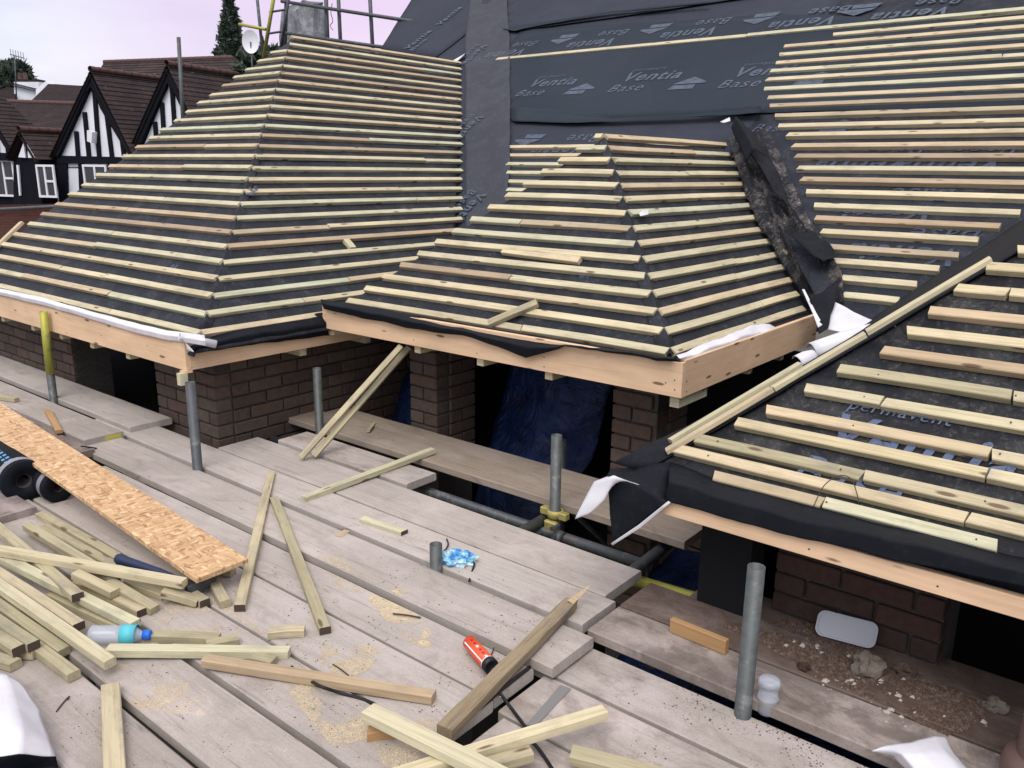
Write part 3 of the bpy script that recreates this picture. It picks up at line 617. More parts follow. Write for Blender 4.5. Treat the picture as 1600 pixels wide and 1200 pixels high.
# hanging corner flap, white back curled outwards
P_ = lambda x, y, yy: onY(x, y, yy)
loft('membrane_corner', [[P_(955, 733, 2.30), P_(1046, 722, 2.38)], [P_(948, 742, 2.22), P_(1040, 784, 2.24)]], MEMD, rl, .004, 7, sub=6)
loft('corner_flap', [[P_(1046, 785, 2.235), P_(1000, 822, 2.22), P_(960, 850, 2.21)], [P_(1000, 757, 2.225), P_(980, 785, 2.20), P_(958, 842, 2.205)], [P_(948, 742, 2.22), P_(952, 780, 2.21), P_(956, 830, 2.21)]], MEMD, rl, .003, 7, sub=6)
loft('corner_flap_edge', [[P_(1048, 785, 2.23), P_(1002, 824, 2.215), P_(957, 852, 2.205)], [P_(1044, 783, 2.225), P_(998, 820, 2.21), P_(955, 849, 2.20)]], WHT, rl, 0, sub=4)
loft('white_flap', [[P_(1000, 757, 2.215), P_(970, 748, 2.20), P_(948, 744, 2.21)], [P_(985, 752, 2.205), P_(960, 742, 2.18), P_(928, 752, 2.19)], [P_(956, 745, 2.215), P_(945, 780, 2.17), P_(908, 790, 2.17)], [P_(950, 752, 2.21), P_(922, 803, 2.17), P_(898, 811, 2.165)]], WHT, rl, .004, 7, sub=6)
# white flap and half roll in the gutter between the middle and right bays
gp = lambda x, y, f=.965: CAM + (mnp(x, y) - CAM) * f
loft('white_flap', [[gp(1290, 514), gp(1296, 492), gp(1303, 472)], [gp(1318, 519), gp(1335, 508), gp(1342, 492)], [gp(1345, 522), gp(1370, 514), gp(1384, 509)]], WHT, main_roof, .006, 6, sub=6)
def halfroll(a, b, r, name, par, a0=-1.2, a1=2.2):
    A, B = V(a), V(b); x = (B - A).normalized(); u = V((0, 0, 1)) - x * x.z; u.normalize(); v = x.cross(u)
    rows = []
    for k in range(9):
        t = a0 + (a1 - a0) * k / 8; rows.append([A + r * (math.sin(t) * v + math.cos(t) * u), A.lerp(B, .5) + r * 1.05 * (math.sin(t) * v + math.cos(t) * u), B + r * .8 * (math.sin(t) * v + math.cos(t) * u)])
    return loft(name, rows, WHT, par, .003, 6, sub=3)
halfroll(gp(1268, 553, .89), gp(1376, 516, .91), .050, 'white_roll', main_roof)
halfroll(gp(1246, 568, .88), gp(1272, 556, .885), .036, 'white_roll', main_roof)
loft('valley_flap', [[gp(1262, 470, .96), gp(1275, 500, .96), gp(1280, 520, .96)], [gp(1285, 455, .96), gp(1292, 485, .96), gp(1288, 515, .96)], [gp(1312, 432, .96), gp(1303, 470, .96), gp(1293, 512, .96)]], MEMD, main_roof, .015, 8, sub=6)
loft('white_edge', [[gp(1253, 452, .96), gp(1270, 490, .96), gp(1278, 512, .96)], [gp(1257, 452, .96), gp(1276, 490, .96), gp(1286, 507, .96)]], WHT, main_roof, 0, sub=4)
# ---- brick walls and piers
BM = {}
def brick_mesh(l, d, h, mat):
    k = (round(l, 3), round(d, 3), h, mat.name)
    if k not in BM:
        bm = bmesh.new(); bmesh.ops.create_cube(bm, size=1); bmesh.ops.scale(bm, vec=(l, d, h), verts=bm.verts)
        bmesh.ops.bevel(bm, geom=bm.edges[:], offset=.004, segments=1, affect='EDGES')
        me = bpy.data.meshes.new('brick'); bm.to_mesh(me); bm.free(); me.materials.append(mat); BM[k] = me
    return BM[k]
def brickwork(par, P, ex, L, z0, z1, mat, nrm, mode='stretcher', skip=None):
    """bricks one by one on a face starting at P running along ex (unit), outward normal nrm"""
    z = z0; i = 0
    while z + .065 <= z1 + .02:
        x = 0; first = True
        seq = [.215] if i % 2 == 0 else [.1025, .215]
        while x < L - .02:
            l = seq.pop(0) if len(seq) > 1 else (seq[0] if not (first and i % 2) else .1025)
            if first and i % 2: l = .1025
            first = False
            l = min(l, L - x)
            if l > .03 and not (skip and skip(x + l / 2, z)):
                c = V(P) + ex * (x + l / 2) + V((0, 0, z + .0325)) - nrm * (.05 - .006 - U(0, .003))
                me = brick_mesh(l, .1, .065, mat)
                m_ = Matrix.Identity(4); y_ = V((0, 0, 1)).cross(ex)
                for r in range(3): m_[r][0] = ex[r]; m_[r][1] = y_[r]; m_[r][2] = (0, 0, 1)[r]; m_[r][3] = c[r]
                shared('brick', me, par, m_)
            x += l + .010
        z += .075; i += 1
EY = V((0, 1, 0)); NX = V((1, 0, 0)); NF = V((0, -1, 0))
Wt = .46
wl = box('wall', (-4.676, 2.41, -2.6), (-4.05, 4.3, Wt), MOR, house); tag(wl, 'dark brick wall under the left bay corner')
brickwork(wl, (-4.676, 2.4, 0), X1, .636, -.15, Wt, BRK, NF)
brickwork(wl, (-4.04, 2.50, 0), EY, 1.75, -.15, Wt, BRK, NX)
wl2 = box('wall', (-9, 2.41, -2.6), (-5.79, 2.65, Wt), MOR, house)
brickwork(wl2, (-7.3, 2.4, 0), X1, 1.51, .0, Wt, BRK, NF)
def pier(x0, x1, y0, y1, z0, z1):
    p = box('pier', (x0 + .01, y0 + .01, -2.6), (x1 - .01, y1 - .01, z1), MOR, house)
    brickwork(p, (x0, y0, 0), X1, x1 - x0, z0, z1, BRK, NF); brickwork(p, (x1, y0 + .104, 0), EY, y1 - y0 - .104, z0, z1, BRK, NX)
    return p
pier(-3.434, -3.218, 3.3, 3.62, -.2, .565); pier(-2.037, -1.79, 3.3, 3.58, -.65, .565)
lw = box('wall', (-2.0, 3.62, -2.6), (-.95, 3.8, -.25), MOR, house); brickwork(lw, (-2.0, 3.61, 0), X1, 1.05, -.9, -.25, BRK, NF)
rw = box('wall', (-.93, 2.63, -2.6), (-.40, 2.9, .398), MOR, house); brickwork(rw, (-.93, 2.62, 0), X1, .53, .0, .39, BRR, NF)
tag(rw, 'reddish brick wall under the right bay eaves')
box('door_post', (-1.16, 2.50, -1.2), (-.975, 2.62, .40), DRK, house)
box('wall', (-.1, 2.72, -2.6), (2.5, 2.9, .398), MOR, house)
# inner walls, ceilings and floors keep the rooms dark
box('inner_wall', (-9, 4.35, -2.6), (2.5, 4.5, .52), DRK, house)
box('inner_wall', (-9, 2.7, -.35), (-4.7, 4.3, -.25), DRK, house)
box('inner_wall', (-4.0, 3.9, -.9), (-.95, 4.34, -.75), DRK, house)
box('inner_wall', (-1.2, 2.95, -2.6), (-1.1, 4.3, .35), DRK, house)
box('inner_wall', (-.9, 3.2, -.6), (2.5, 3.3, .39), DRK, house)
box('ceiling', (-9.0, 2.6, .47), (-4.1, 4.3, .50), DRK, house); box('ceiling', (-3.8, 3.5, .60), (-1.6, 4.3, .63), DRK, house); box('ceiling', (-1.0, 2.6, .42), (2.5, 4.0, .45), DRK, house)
# ---- blue tarpaulins
def tarp(rows, label, amp=.05):
    o = loft('tarpaulin', rows, TARP, None, amp, 2.6, sub=9, th=.002); tag(o, label, 'tarpaulin'); return o
tarp([[V((-3.15, 3.95, .58)), V((-2.7, 3.9, .58)), V((-2.35, 3.95, .58))], [V((-3.2, 3.8, .0)), V((-2.75, 3.7, .0)), V((-2.45, 3.82, .0))], [V((-3.2, 3.6, -.35)), V((-2.8, 3.5, -.3)), V((-2.55, 3.62, -.4))], [V((-3.2, 3.55, -.8)), V((-2.8, 3.45, -.8)), V((-2.55, 3.6, -.8))]], 'blue tarpaulin hanging behind the opening between the two middle brick piers')
tarp([[V((-3.98, 3.98, .45)), V((-3.5, 3.98, .55))], [V((-3.98, 3.75, .05)), V((-3.46, 3.75, .05))], [V((-3.95, 3.5, -.3)), V((-3.46, 3.6, -.4))]], 'blue tarpaulin hanging left of the left brick pier')
tarp([[V((-1.75, 3.5, -.35)), V((-1.3, 3.45, -.2)), V((-1.02, 3.4, -.05))], [V((-1.7, 3.1, -.55)), V((-1.3, 3.0, -.4)), V((-1.02, 2.95, -.3))], [V((-1.7, 2.7, -.75)), V((-1.3, 2.6, -.75)), V((-1.0, 2.55, -.7))]], 'blue tarpaulin heaped below the yellow scaffold tube', .07)
tarp([[V((-1.2, 2.5, -.3)), V((-.2, 2.45, -.3))], [V((-1.2, 2.1, -.35)), V((-.2, 2.05, -.35))]], 'blue tarpaulin glimpsed through the gap between the right boards', .04)
# ================================================================== SCAFFOLD DECK
def board(x0, x1, y0, y1, z, label, mat=DECK, yaw=0.0, band=False, th=.038):
    A = V((x0, (y0 + y1) / 2, z)); B = V((x1, (y0 + y1) / 2, z))
    if yaw: B.y += yaw; A.y += 0
    o = lath('scaffold_board', A, B, y1 - y0, th, mat, None, bow=.003, seg=12, ch=.004)
    for v in o.data.vertices: v.co.z += .0015 * noise.noise(V((v.co.x * 3, v.co.y * 6, x0)))
    tag(o, label, 'scaffold board', 'scaffold boards of the deck')
    if band:
        for s in ((-1,) if band == 1 else (1,)):
            pass
    return o
G_ = 'scaffold boards of the deck'
board(-6, .6, -.05, .20, 0, 'scaffold board nearest the camera, below the frame corner')
board(-6, .6, .21, .432, 0, 'scaffold board one row in from the nearest edge')
board(-6, 1.2, .448, .662, 0, 'scaffold board under the white sheet at bottom left')
board(-6, 1.2, .678, .892, 0, 'scaffold board under the near end of the upright lath at bottom left')
board(-3.75, 1.2, .914, 1.122, .004, 'scaffold board under the plastic water bottle')
board(-8, -3.70, 1.08, 1.305, .038, 'short raised scaffold board end beside the membrane rolls', DECKD)
board(-6.5, -3.76, .914, 1.06, 0, 'scaffold board beneath the far ends of the lath pile')
board(-8.0, -.9, 1.146, 1.348, .004, 'scaffold board crossed by the long knotty lath with saw dust')
board(-8.0, -1.34, 1.364, 1.588, .0, 'scaffold board carrying the orange cartridge')
board(-4.1, -1.35, 1.603, 1.792, -.004, 'scaffold board ending under the weathered timber')
board(-8, -1.297, 1.818, 2.043, 0.008, 'scaffold board with a thick exposed end right of the weathered timber')
board(-4.9, -1.368, 2.082, 2.290, .008, 'scaffold board with the crumpled blue bag on it')
board(-3.90, -1.42, 2.303, 2.556, .004, 'scaffold board along the open gap over the ledger tube')
board(-3.74, -2.72, 2.575, 2.775, .016, 'short scaffold board under the leaning laths', DECKS)
board(-8, -4.49, 2.12, 2.372, .04, 'raised scaffold board in front of the left dark opening')
board(-8, -4.445, 1.845, 2.06, .042, 'raised scaffold board with a yellow painted end')
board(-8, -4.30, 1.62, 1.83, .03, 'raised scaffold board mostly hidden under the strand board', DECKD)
board(-4.1, -1.40, 2.862, 3.085, .02, 'brown scaffold board lying below the middle bay fascia', DECKB)
board(-4.0, -1.36, 3.10, 3.26, .008, 'second brown scaffold board end peeping from behind the first', DECKB)
board(-1.335, 2.5, 1.606, 1.838, -.042, 'lower scaffold board with a grey scraped band across it', DECKS)
board(-1.9, 2.5, 1.855, 2.058, -.042, 'lower scaffold board strewn with pale mortar smears', DECKS)
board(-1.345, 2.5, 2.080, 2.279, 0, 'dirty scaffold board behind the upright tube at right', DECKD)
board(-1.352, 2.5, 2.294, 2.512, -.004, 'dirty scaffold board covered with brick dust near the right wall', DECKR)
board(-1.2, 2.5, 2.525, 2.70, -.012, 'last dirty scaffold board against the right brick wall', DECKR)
board(-1.3, 2.5, 1.371, 1.592, -.04, 'lower scaffold board at the bottom edge right of centre', DECKS)
board(-.85, 2.5, 1.14, 1.356, -.04, 'lower scaffold board just outside the bottom edge')
# yellow paint on that board's end, grey scraped band
p = box('paint_mark', (-4.4465, 1.955, .012), (-4.4435, 2.045, .036), M('yellow_paint', (.48, .45, .10), .8)); tag(p, 'yellow paint mark on the end of a raised scaffold board', 'paint mark')
sb = mesh_obj('scraped_band', [onZ(x, y, -.0385) for x, y in ((876, 1070), (892, 1076), (836, 1136), (822, 1132))], [(0, 1, 2, 3)], M('grey_scrape', (.20, .20, .20), .6)); tag(sb, 'grey metallic scrape band across a right hand scaffold board', 'mark')
# ---- tubes
def pole(px, py, toppx, toppy, label, mat=STL, zb=-2.6, yoff=0):
    b = onZ(px, py, 0); t = onY(toppx, toppy, b.y)
    o = tube('scaffold_tube', V((b.x, b.y, zb)), V((t.x, t.y, t.z)), .0242, mat, None); tag(o, label, 'scaffold tube', 'upright scaffold tubes'); return o
pole(308, 735, 297, 597, 'grey upright tube standing under the left bay fascia corner', STD)
b = onZ(85, 632, 0); t = onY(68, 487, b.y); o = empty('scaffold_tube', (b.x, b.y, -2.6), 'upright tube painted yellow on its upper half before the left fascia', 'scaffold tube', 'upright scaffold tubes')
tube('lower_section', V((b.x, b.y, -2.6)), V((b.x, b.y, .20)), .0242, STD, o, hollow=False); tube('upper_section', V((b.x, b.y, .2)), t, .0246, YEL, o)
pole(497, 672, 495, 575, 'upright tube before the brick wall beside the leaning laths')
b = onZ(868, 800, 0); t = onY(870, 680, b.y); o = tube('scaffold_tube', V((b.x, b.y, -2.6)), t, .0242, STL); tag(o, 'upright tube rising from the yellow coupler below the middle bay', 'scaffold tube', 'upright scaffold tubes')
pole(1162, 1098, 1182, 885, 'tallest upright tube with yellow paint flecks in front of the right bay')
pole(680, 888, 681, 850, 'short stub of tube poking through the boards by the blue bag')
def fleck(px, py, y, w_, h_):
    a = onY(px, py, y - .0245); return a
def hz(name, A, B, mat, label, r=.0242, cat='scaffold tube', group='scaffold tubes below the deck'):
    o = tube(name, A, B, r, mat, None); tag(o, label, cat, group); return o
zl = -.09
hz('scaffold_tube', V((-4.6, 2.74, zl)), V((-1.50, 2.77, zl)), STD, 'long ledger tube running through the open gap in the deck')
hz('scaffold_tube', V((-1.60, 2.715, zl - .055)), V((-.98, 2.78, zl - .055)), YEL, 'yellow painted tube below the right bay')
hz('scaffold_tube', V((-2.03, 1.6, -.065)), V((-2.06, 2.83, -.045)), STL, 'transom tube meeting the yellow coupler', )
hz('scaffold_tube', V((-1.47, 1.6, -.066)), V((-1.54, 3.35, -.066)), STD, 'dark transom tube crossing over the ledger at the deck edge')
hz('scaffold_tube', V((-1.17, 2.2, -.11)), V((-1.20, 3.3, -.11)), STD, 'dark transom tube crossing the yellow painted tube')
a = onY(905, 810, 3.05); b = onY(948, 850, 3.35); hz('scaffold_tube', a + (a - b) * .4, b + (b - a) * 1.5, STD, 'thin tube slanting down behind the white flap', .012)
a = onY(893, 770, 3.6); hz('scaffold_tube', V((a.x, 3.5, -.9)), V((a.x, 3.5, .06)), STD, 'short dark upright tube behind the brown board')
# coupler
b = onZ(868, 800, 0); cp = empty('scaffold_coupler', (b.x, b.y, -.04), 'yellow clamp coupler gripping the tube in the open gap', 'scaffold coupler')
def Rz(a): return Matrix.Rotation(a, 4, 'Z')
UPM = Matrix.Rotation(-math.pi / 2, 4, 'Y')
lathe('clamp_ring', [(-.014, .0255), (-.018, .030), (-.016, .037), (.0, .039), (.016, .037), (.018, .030), (.014, .0255)], YEM, Matrix.Translation((b.x, b.y, -.005)) @ UPM, cp, 20)
box('clamp_lug', (b.x + .03, b.y - .022, -.022), (b.x + .07, b.y + .012, .012), YEM, cp, .004)
box('clamp_lug', (b.x - .07, b.y - .025, -.018), (b.x - .028, b.y + .01, .016), YEM, cp, .004)
lathe('clamp_ring', [(-.02, .0255), (-.024, .031), (.0, .038), (.024, .031), (.02, .0255)], STD, frame(V((b.x + .03, 2.745, zl)), V((b.x + .1, 2.746, zl))), cp, 20)
for (dx, dz) in ((.05, -.035), (-.045, -.05), (.06, -.07), (-.03, -.085)):
    lathe('bolt', [(-.0, 0), (0, .007), (.04, .007), (.04, .012), (.055, .012), (.055, 0)], STD, Matrix.Translation((b.x + dx, b.y - .04, dz)) @ Matrix.Rotation(-math.pi / 2, 4, 'Z'), cp, 6, False)
box('clamp_body', (b.x - .03, b.y - .05, -.085), (b.x + .035, b.y - .022, -.03), YEM, cp, .006)
# ================================================================== LOOSE LATHS
GL = 'loose laths strewn on the scaffold deck'
def loose(a, b, za, zb, label, w_=.038, t=.028, mat=BATL, group=GL, name='loose_batten', **k):
    o = lath(name, onZ(*a, za), onZ(*b, zb), w_, t, mat, None, bow=.003, skew=(U(-.15, .15), U(-.15, .15)), **k)
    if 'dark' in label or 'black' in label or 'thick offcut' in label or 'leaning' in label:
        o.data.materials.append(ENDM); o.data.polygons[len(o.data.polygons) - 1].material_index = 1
    tag(o, label, 'batten', group); return o
ENDM = M('dark_end_grain', (.07, .05, .038), .9)  # darker brown put on one sawn end of some laths
GPL = 'laths in the loose pile at lower left'
def pl(a, b, lv0, lv1, label, mat=BATL): return loose(a, b, .031 * (lv0 + 1), .031 * (lv1 + 1), label, mat=mat, group=GPL)
pl((-60, 845), (288, 906), 3, 2, 'long pale lath lying across the top of the pile', BAT)
pl((42, 817), (180, 902), 1, 1, 'lath under the top one, its dark sawn end just below it')
pl((68, 820), (262, 925), 0, 0, 'lath with a pale knot near its left end in the pile')
pl((62, 800), (205, 880), 0, 0, 'outermost lath of the pile beside the deck seam')
pl((-40, 790), (121, 927), 1, 2, 'lath ending with a dark end in the middle of the pile')
pl((118, 892), (180, 922), 2, 1, 'short lath between the hammer handle and the pile middle')
pl((172, 905), (242, 948), 1, 0, 'brownish lath end poking out left of the saw dust')
pl((-30, 850), (212, 970), 2, 1, 'green tinted lath ending above the water bottle', BAT)
pl((120, 905), (222, 952), 0, 0, 'darker lath end tucked beside the green tinted one')
pl((-40, 868), (123, 973), 1, 1, 'lath whose dark end lies just left of the water bottle')
pl((80, 925), (190, 975), 0, 0, 'lath lying flat directly above the water bottle')
pl((-60, 870), (172, 1030), 2, 1, 'longest diagonal lath, ending right below the bottle', BAT)
pl((-40, 915), (100, 1013), 1, 0, 'lath second from the diagonal one at the pile edge')
pl((-60, 925), (52, 1003), 1, 1, 'lath with dark end in the lower left of the pile')
pl((-60, 955), (28, 1010), 0, 1, 'mossy lath with a blackened end at the left edge')
pl((40, 995), (115, 1050), 0, 0, 'lath stub ending nearest the white sheet')
pl((27, 1012), (57, 1014), 0, 0, 'tiny square block at the foot of the pile')
pl((-60, 1010), (24, 1033), 0, 0, 'lath end at the frame edge above the white sheet')
pl((-60, 905), (60, 960), 0, 0, 'lath half buried at the left of the pile')
pl((200, 905), (258, 926), 0, 0, 'short grey lath under the end of the top lath')
pl((255, 920), (312, 936), 1, 0, 'stub with a dark end right of the pile')
pl((296, 922), (320, 937), 0, 0, 'pale stub behind the dark ended stub')
loose((333, 902), (352, 938), .035, .03, 'short lath poking from under the strand board corner')
loose((340, 884), (364, 888), .03, .03, 'small pale block at the strand board corner')
loose((424, 736), (374, 945), .027, .027, 'long lath leaning towards the house right of the strand board')
loose((428, 776), (508, 980), .027, .027, 'long notched lath right of the leaning one, pointing at the camera')
loose((168, 1010), (452, 1014), .045, .03, 'straight yellow lath below the water bottle', mat=BATY)
loose((225, 988), (342, 993), .03, .027, 'shorter lath touching the bottle cap')
loose((322, 1003), (372, 994), .03, .03, 'short wedge lying between two laths')
loose((318, 1026), (678, 1083), .04, .03, 'long knotty lath with a torn end in the centre foreground', mat=BATY)
loose((395, 1022), (428, 1030), .027, .027, 'small pointed offcut between two laths')
loose((420, 984), (476, 980), .027, .027, 'short block lying alone left of centre')
loose((172, 1068), (186, 1330), .03, .03, 'wide lath running out of the bottom edge near the white sheet', w_=.05)
loose((575, 1105), (800, 1215), .09, .05, 'thick knotty lath crossing the bottom edge', mat=BATY, w_=.05, t=.03)
loose((574, 1140), (622, 1134), .03, .03, 'short block under the end of the thick knotty lath', mat=CUT)
loose((598, 1212), (945, 1106), .03, .06, 'lath crossing under the thick knotty one towards the right', mat=BATY)
loose((893, 1172), (1130, 1235), .02, .0, 'lath lying at the bottom edge right of centre', w_=.05)
loose((690, 1212), (830, 1170), .027, .027, 'lath almost hidden under the crossing pair')
loose((474, 776), (676, 700), .03, .055, 'lath bridging two scaffold boards in the middle distance', mat=BAT)
loose((566, 808), (632, 829), .027, .027, 'short thick offcut on the board behind the tube stub', mat=BATY)
o = lath('weathered_timber', onZ(694, 1136, .045), onZ(893, 935, .05), .046, .034, OLD, None, seg=10, bow=.006); tag(o, 'weathered splintered old timber lying across the boards', 'timber')
for v in o.data.vertices: v.co += V((0, .004 * noise.noise(v.co * 20), .003 * noise.noise(v.co * 25)))
sp = mesh_obj('splinter', [onZ(886, 938, .062), onZ(896, 944, .05), onZ(926, 911, .07), onZ(890, 942, .04)], [(0, 1, 2), (0, 2, 3), (1, 3, 2), (0, 3, 1)], BATY, o)
# leaning pair
for (a, b_, lab) in (((470, 714), (628, 538), 'front lath of the leaning pair propped under the eaves'), ((490, 712), (640, 540), 'rear lath of the leaning pair propped under the eaves')):
    A = onZ(*a, .03); B = onY(*b_, 3.02 if lab[0] == 'f' else 3.1); o = lath('loose_batten', A, A.lerp(B, .99), .030, .022, BATL, None, up=V((.55, -.6, .6))); tag(o, lab, 'batten', 'leaning laths')
o = lath('loose_batten', onP(762, 514, PM, nMF) + V((0, 0, .035)), onP(838, 482, PM, nMF) + V((0, 0, .035)), .042, .025, BATL, None, up=nMF.normalized()); tag(o, 'short lath lying across the lowest battens of the middle bay', 'batten')
A = onZ(1050, 965, .05); B = onZ(1137, 1000, .05); o = lath('timber_offcut', A, B, .022, .05, CUT); tag(o, 'orange brown timber offcut standing on edge on the dirty board', 'offcut')
A = onZ(55, 668, .07); A = onZ(74, 640, .062); B = onZ(92, 672, .062); o = lath('loose_batten', A, B, .035, .02, CUT); tag(o, 'small brown stick with a dark end on the raised left boards', 'batten')
A = onZ(0, 618, .07); B = onZ(26, 622, .07); o = lath('loose_batten', A, B, .035, .025, BATL); tag(o, 'small block on the raised boards at the left edge', 'batten')
A = onY(577, 668, 2.95); o = lath('loose_batten', onZ(575, 672, .04), onZ(585, 660, .04), .02, .012, BATL); tag(o, 'tiny lath chip on the brown board beside the leaning pair', 'batten')
# ================================================================== STRAND BOARD, ROLLS, LITTER
c = [onZ(370, 868, .10), onZ(325, 910, .10), onZ(-60, 655, .235), onZ(-60, 584, .235)]
xd = ((c[0] + c[1]) / 2 - (c[2] + c[3]) / 2)
o = lath('strand_board', (c[2] + c[3]) / 2, (c[0] + c[1]) / 2, (c[0] - c[1]).length * .98, .018, OSB, None, seg=8, ch=.001, bow=0, skew=(0, -.02)); tag(o, 'orange strand board lying diagonally over the rolls and laths', 'board')
for (a, b_, r, lab, in_) in (((38, 752), (-60, 672), .095, 'dark membrane roll with a cardboard core at the left edge', .03), ((92, 762), (-20, 688), .070, 'smaller dark membrane roll under the strand board', .02)):
    A = onZ(*a, r); B = onZ(*b_, r); d = (A - B).normalized(); B = A - d * 1.1
    rt = empty('membrane_roll', (A.x, A.y, 0), lab, 'roll')
    L = 1.1; lathe('wound_sheet', [(-L / 2, 0), (-L / 2, r), (L / 2 - .004, r), (L / 2, r - .004), (L / 2, in_ + .004), (L / 2 - .3, in_ + .004)], MEMD, frame(B, A), rt, 32)
    lathe('core', [(-L / 2, in_), (L / 2 - .006, in_), (L / 2 - .006, in_ + .0035), (L / 2 - .2, in_ + .0035), (L / 2 - .2, 0)][:3], M('core_card', (.06, .055, .055), .8), frame(B, A), rt, 24)
    fr = frame(B, A)
    BP = M('blue_print', (.10, .30, .50), .6)
    for q in range(9):
        an = math.radians(40); xx = L / 2 - .08 - q * .045
        vs_ = []
        for (dx, da) in ((0, 0), (.022, 0), (.026, .35), (.004, .35)): an2 = -(an + da) + math.pi * .9; vs_.append(fr @ V((xx + dx, (r + .0012) * math.cos(an2), (r + .0012) * math.sin(an2))))
        mesh_obj('blue_print', vs_, [(0, 1, 2, 3)], BP, rt)
    lathe('tape_band', [(L / 2 - .07, r + .0008), (L / 2 - .03, r + .0008)], M('silver_tape', (.25, .25, .28), .4), fr, rt, 32)
# water bottle
A = onZ(140, 992, .034); B = onZ(236, 992, .03); fr = frame(A, B); L = (B - A).length
PET = bpy.data.materials.new('clear_plastic'); PET.use_nodes = True; pb = PET.node_tree.nodes['Principled BSDF']; pb.inputs['Base Color'].default_value = (.62, .70, .82, 1); pb.inputs['Roughness'].default_value = .12; pb.inputs['Alpha'].default_value = .38; pb.inputs['Specular IOR Level'].default_value = .8
rt = empty('water_bottle', (A.x, A.y, 0), 'clear plastic water bottle with blue cap lying beside the lath pile', 'bottle')
s = L / .22; r = .031
prof = [(-L / 2, 0), (-L / 2, r * .7), (-L / 2 + .008, r)]
for q in range(9): prof += [(-L / 2 + .016 + q * .009, r * .95), (-L / 2 + .0205 + q * .009, r)]
prof += [(L / 2 - .075, r), (L / 2 - .05, r * .85), (L / 2 - .03, r * .42), (L / 2 - .022, r * .42)]
lathe('bottle_body', prof, PET, fr, rt, 28)
lathe('label_band', [(.0 + .005, r + .0008), (.005, r + .001), (.052, r + .001), (.052, r + .0008)], M('turquoise_label', (.10, .50, .58), .45), fr, rt, 28)
lathe('cap', [(L / 2 - .024, r * .5), (L / 2 - .024, r * .52), (L / 2 - .002, r * .52), (L / 2, r * .45), (L / 2, 0)], M('blue_cap', (.02, .14, .62), .4), fr, rt, 20)
# crushed blue bag / bottle
bm = bmesh.new(); bmesh.ops.create_icosphere(bm, subdivisions=4, radius=1)
for v in bm.verts:
    d = 1 + .45 * noise.noise(v.co * 2.3) + .28 * abs(noise.noise(v.co * 6)); v.co = V((v.co.x * .062 * d, v.co.y * .04 * d, max(v.co.z, -.6) * .034 * d + .02))
CB = bpy.data.materials.new('crumpled_blue_plastic'); CB.use_nodes = True; pb = CB.node_tree.nodes['Principled BSDF']; pb.inputs['Roughness'].default_value = .18; pb.inputs['Alpha'].default_value = .85
g = G(CB); g.out(g.ramp(g.noise(g.co, 28, (1, 1, 1), 4), [(.38, (.03, .22, .62)), (.5, (.20, .55, .72)), (.62, (.62, .80, .90))]))
p = onZ(714, 882, 0); o = bm_obj('plastic_bag', bm, CB, None, Matrix.Translation(p) @ Rz(.5)); tag(o, 'crumpled clear and blue plastic packet beside the tube stub', 'packet')
# orange cartridge
A = onZ(733, 1003, .027); B = onZ(768, 1042, .027); fr = frame(A, B); L = (B - A).length
rt = empty('sealant_cartridge', (A.x, A.y, 0), 'orange red cartridge with a black end lying on the boards', 'cartridge')
CM = M('orange_wrapper', (.75, .10, .035), .4)
lathe('wrapper', [(-L / 2, 0), (-L / 2, .022), (L / 2 - .018, .023), (L / 2 - .018, 0)], CM, fr, rt, 24)
lathe('end_cap', [(L / 2 - .020, .0245), (L / 2, .0245), (L / 2, .016), (L / 2 - .008, .015), (L / 2 - .008, 0)], M('black_plastic', (.015, .015, .018), .4), fr, rt, 20)
lathe('white_edge', [(L / 2 - .024, .0237), (L / 2 - .018, .0240)], UPV, fr, rt, 20)
for q in range(7):
    a0 = 1.9; xx = -L / 2 + .02 + q * .02; mesh_obj('wrapper_print', [fr @ V((xx + dx, .0232 * math.cos(an), .0232 * math.sin(an))) for dx, an in ((0, a0), (.012, a0), (.010, a0 - .35), (.002, a0 - .35))], [(0, 1, 2, 3)], UPV if q % 3 == 2 else M('red_print', (.35, .02, .015), .5), rt)
mesh_obj('white_stripe', [fr @ V((xx, .0233 * math.cos(an), .0233 * math.sin(an))) for xx, an in ((-L / 2 + .01, 2.75), (L / 2 - .02, 2.75), (L / 2 - .02, 2.55), (-L / 2 + .01, 2.55))], [(0, 1, 2, 3)], UPV, rt)
# hammer handle
A = onZ(182, 872, .095); B = onZ(262, 898, .06); fr = frame(A, B); L = (B - A).length
rt = empty('hammer', (A.x, A.y, .03), 'navy rubber gripped hammer handle poking out of the lath pile', 'hammer')
lathe('grip', [(-L / 2, 0), (-L / 2, .015), (-L / 2 + .012, .021), (-L / 2 + .03, .018), (0, .016), (L / 2 - .03, .014), (L / 2, .011), (L / 2 + .02, .009)], M('navy_rubber', (.018, .03, .075), .55), fr, rt, 18)
lathe('shaft', [(L / 2, .008), (L / 2 + .12, .008), (L / 2 + .12, 0)], STL, fr, rt, 12)
hp = fr @ V((L / 2 + .13, 0, -.0)); box('head', hp - V((.015, .05, .02)), hp + V((.015, .06, .018)), STD, rt, .004)
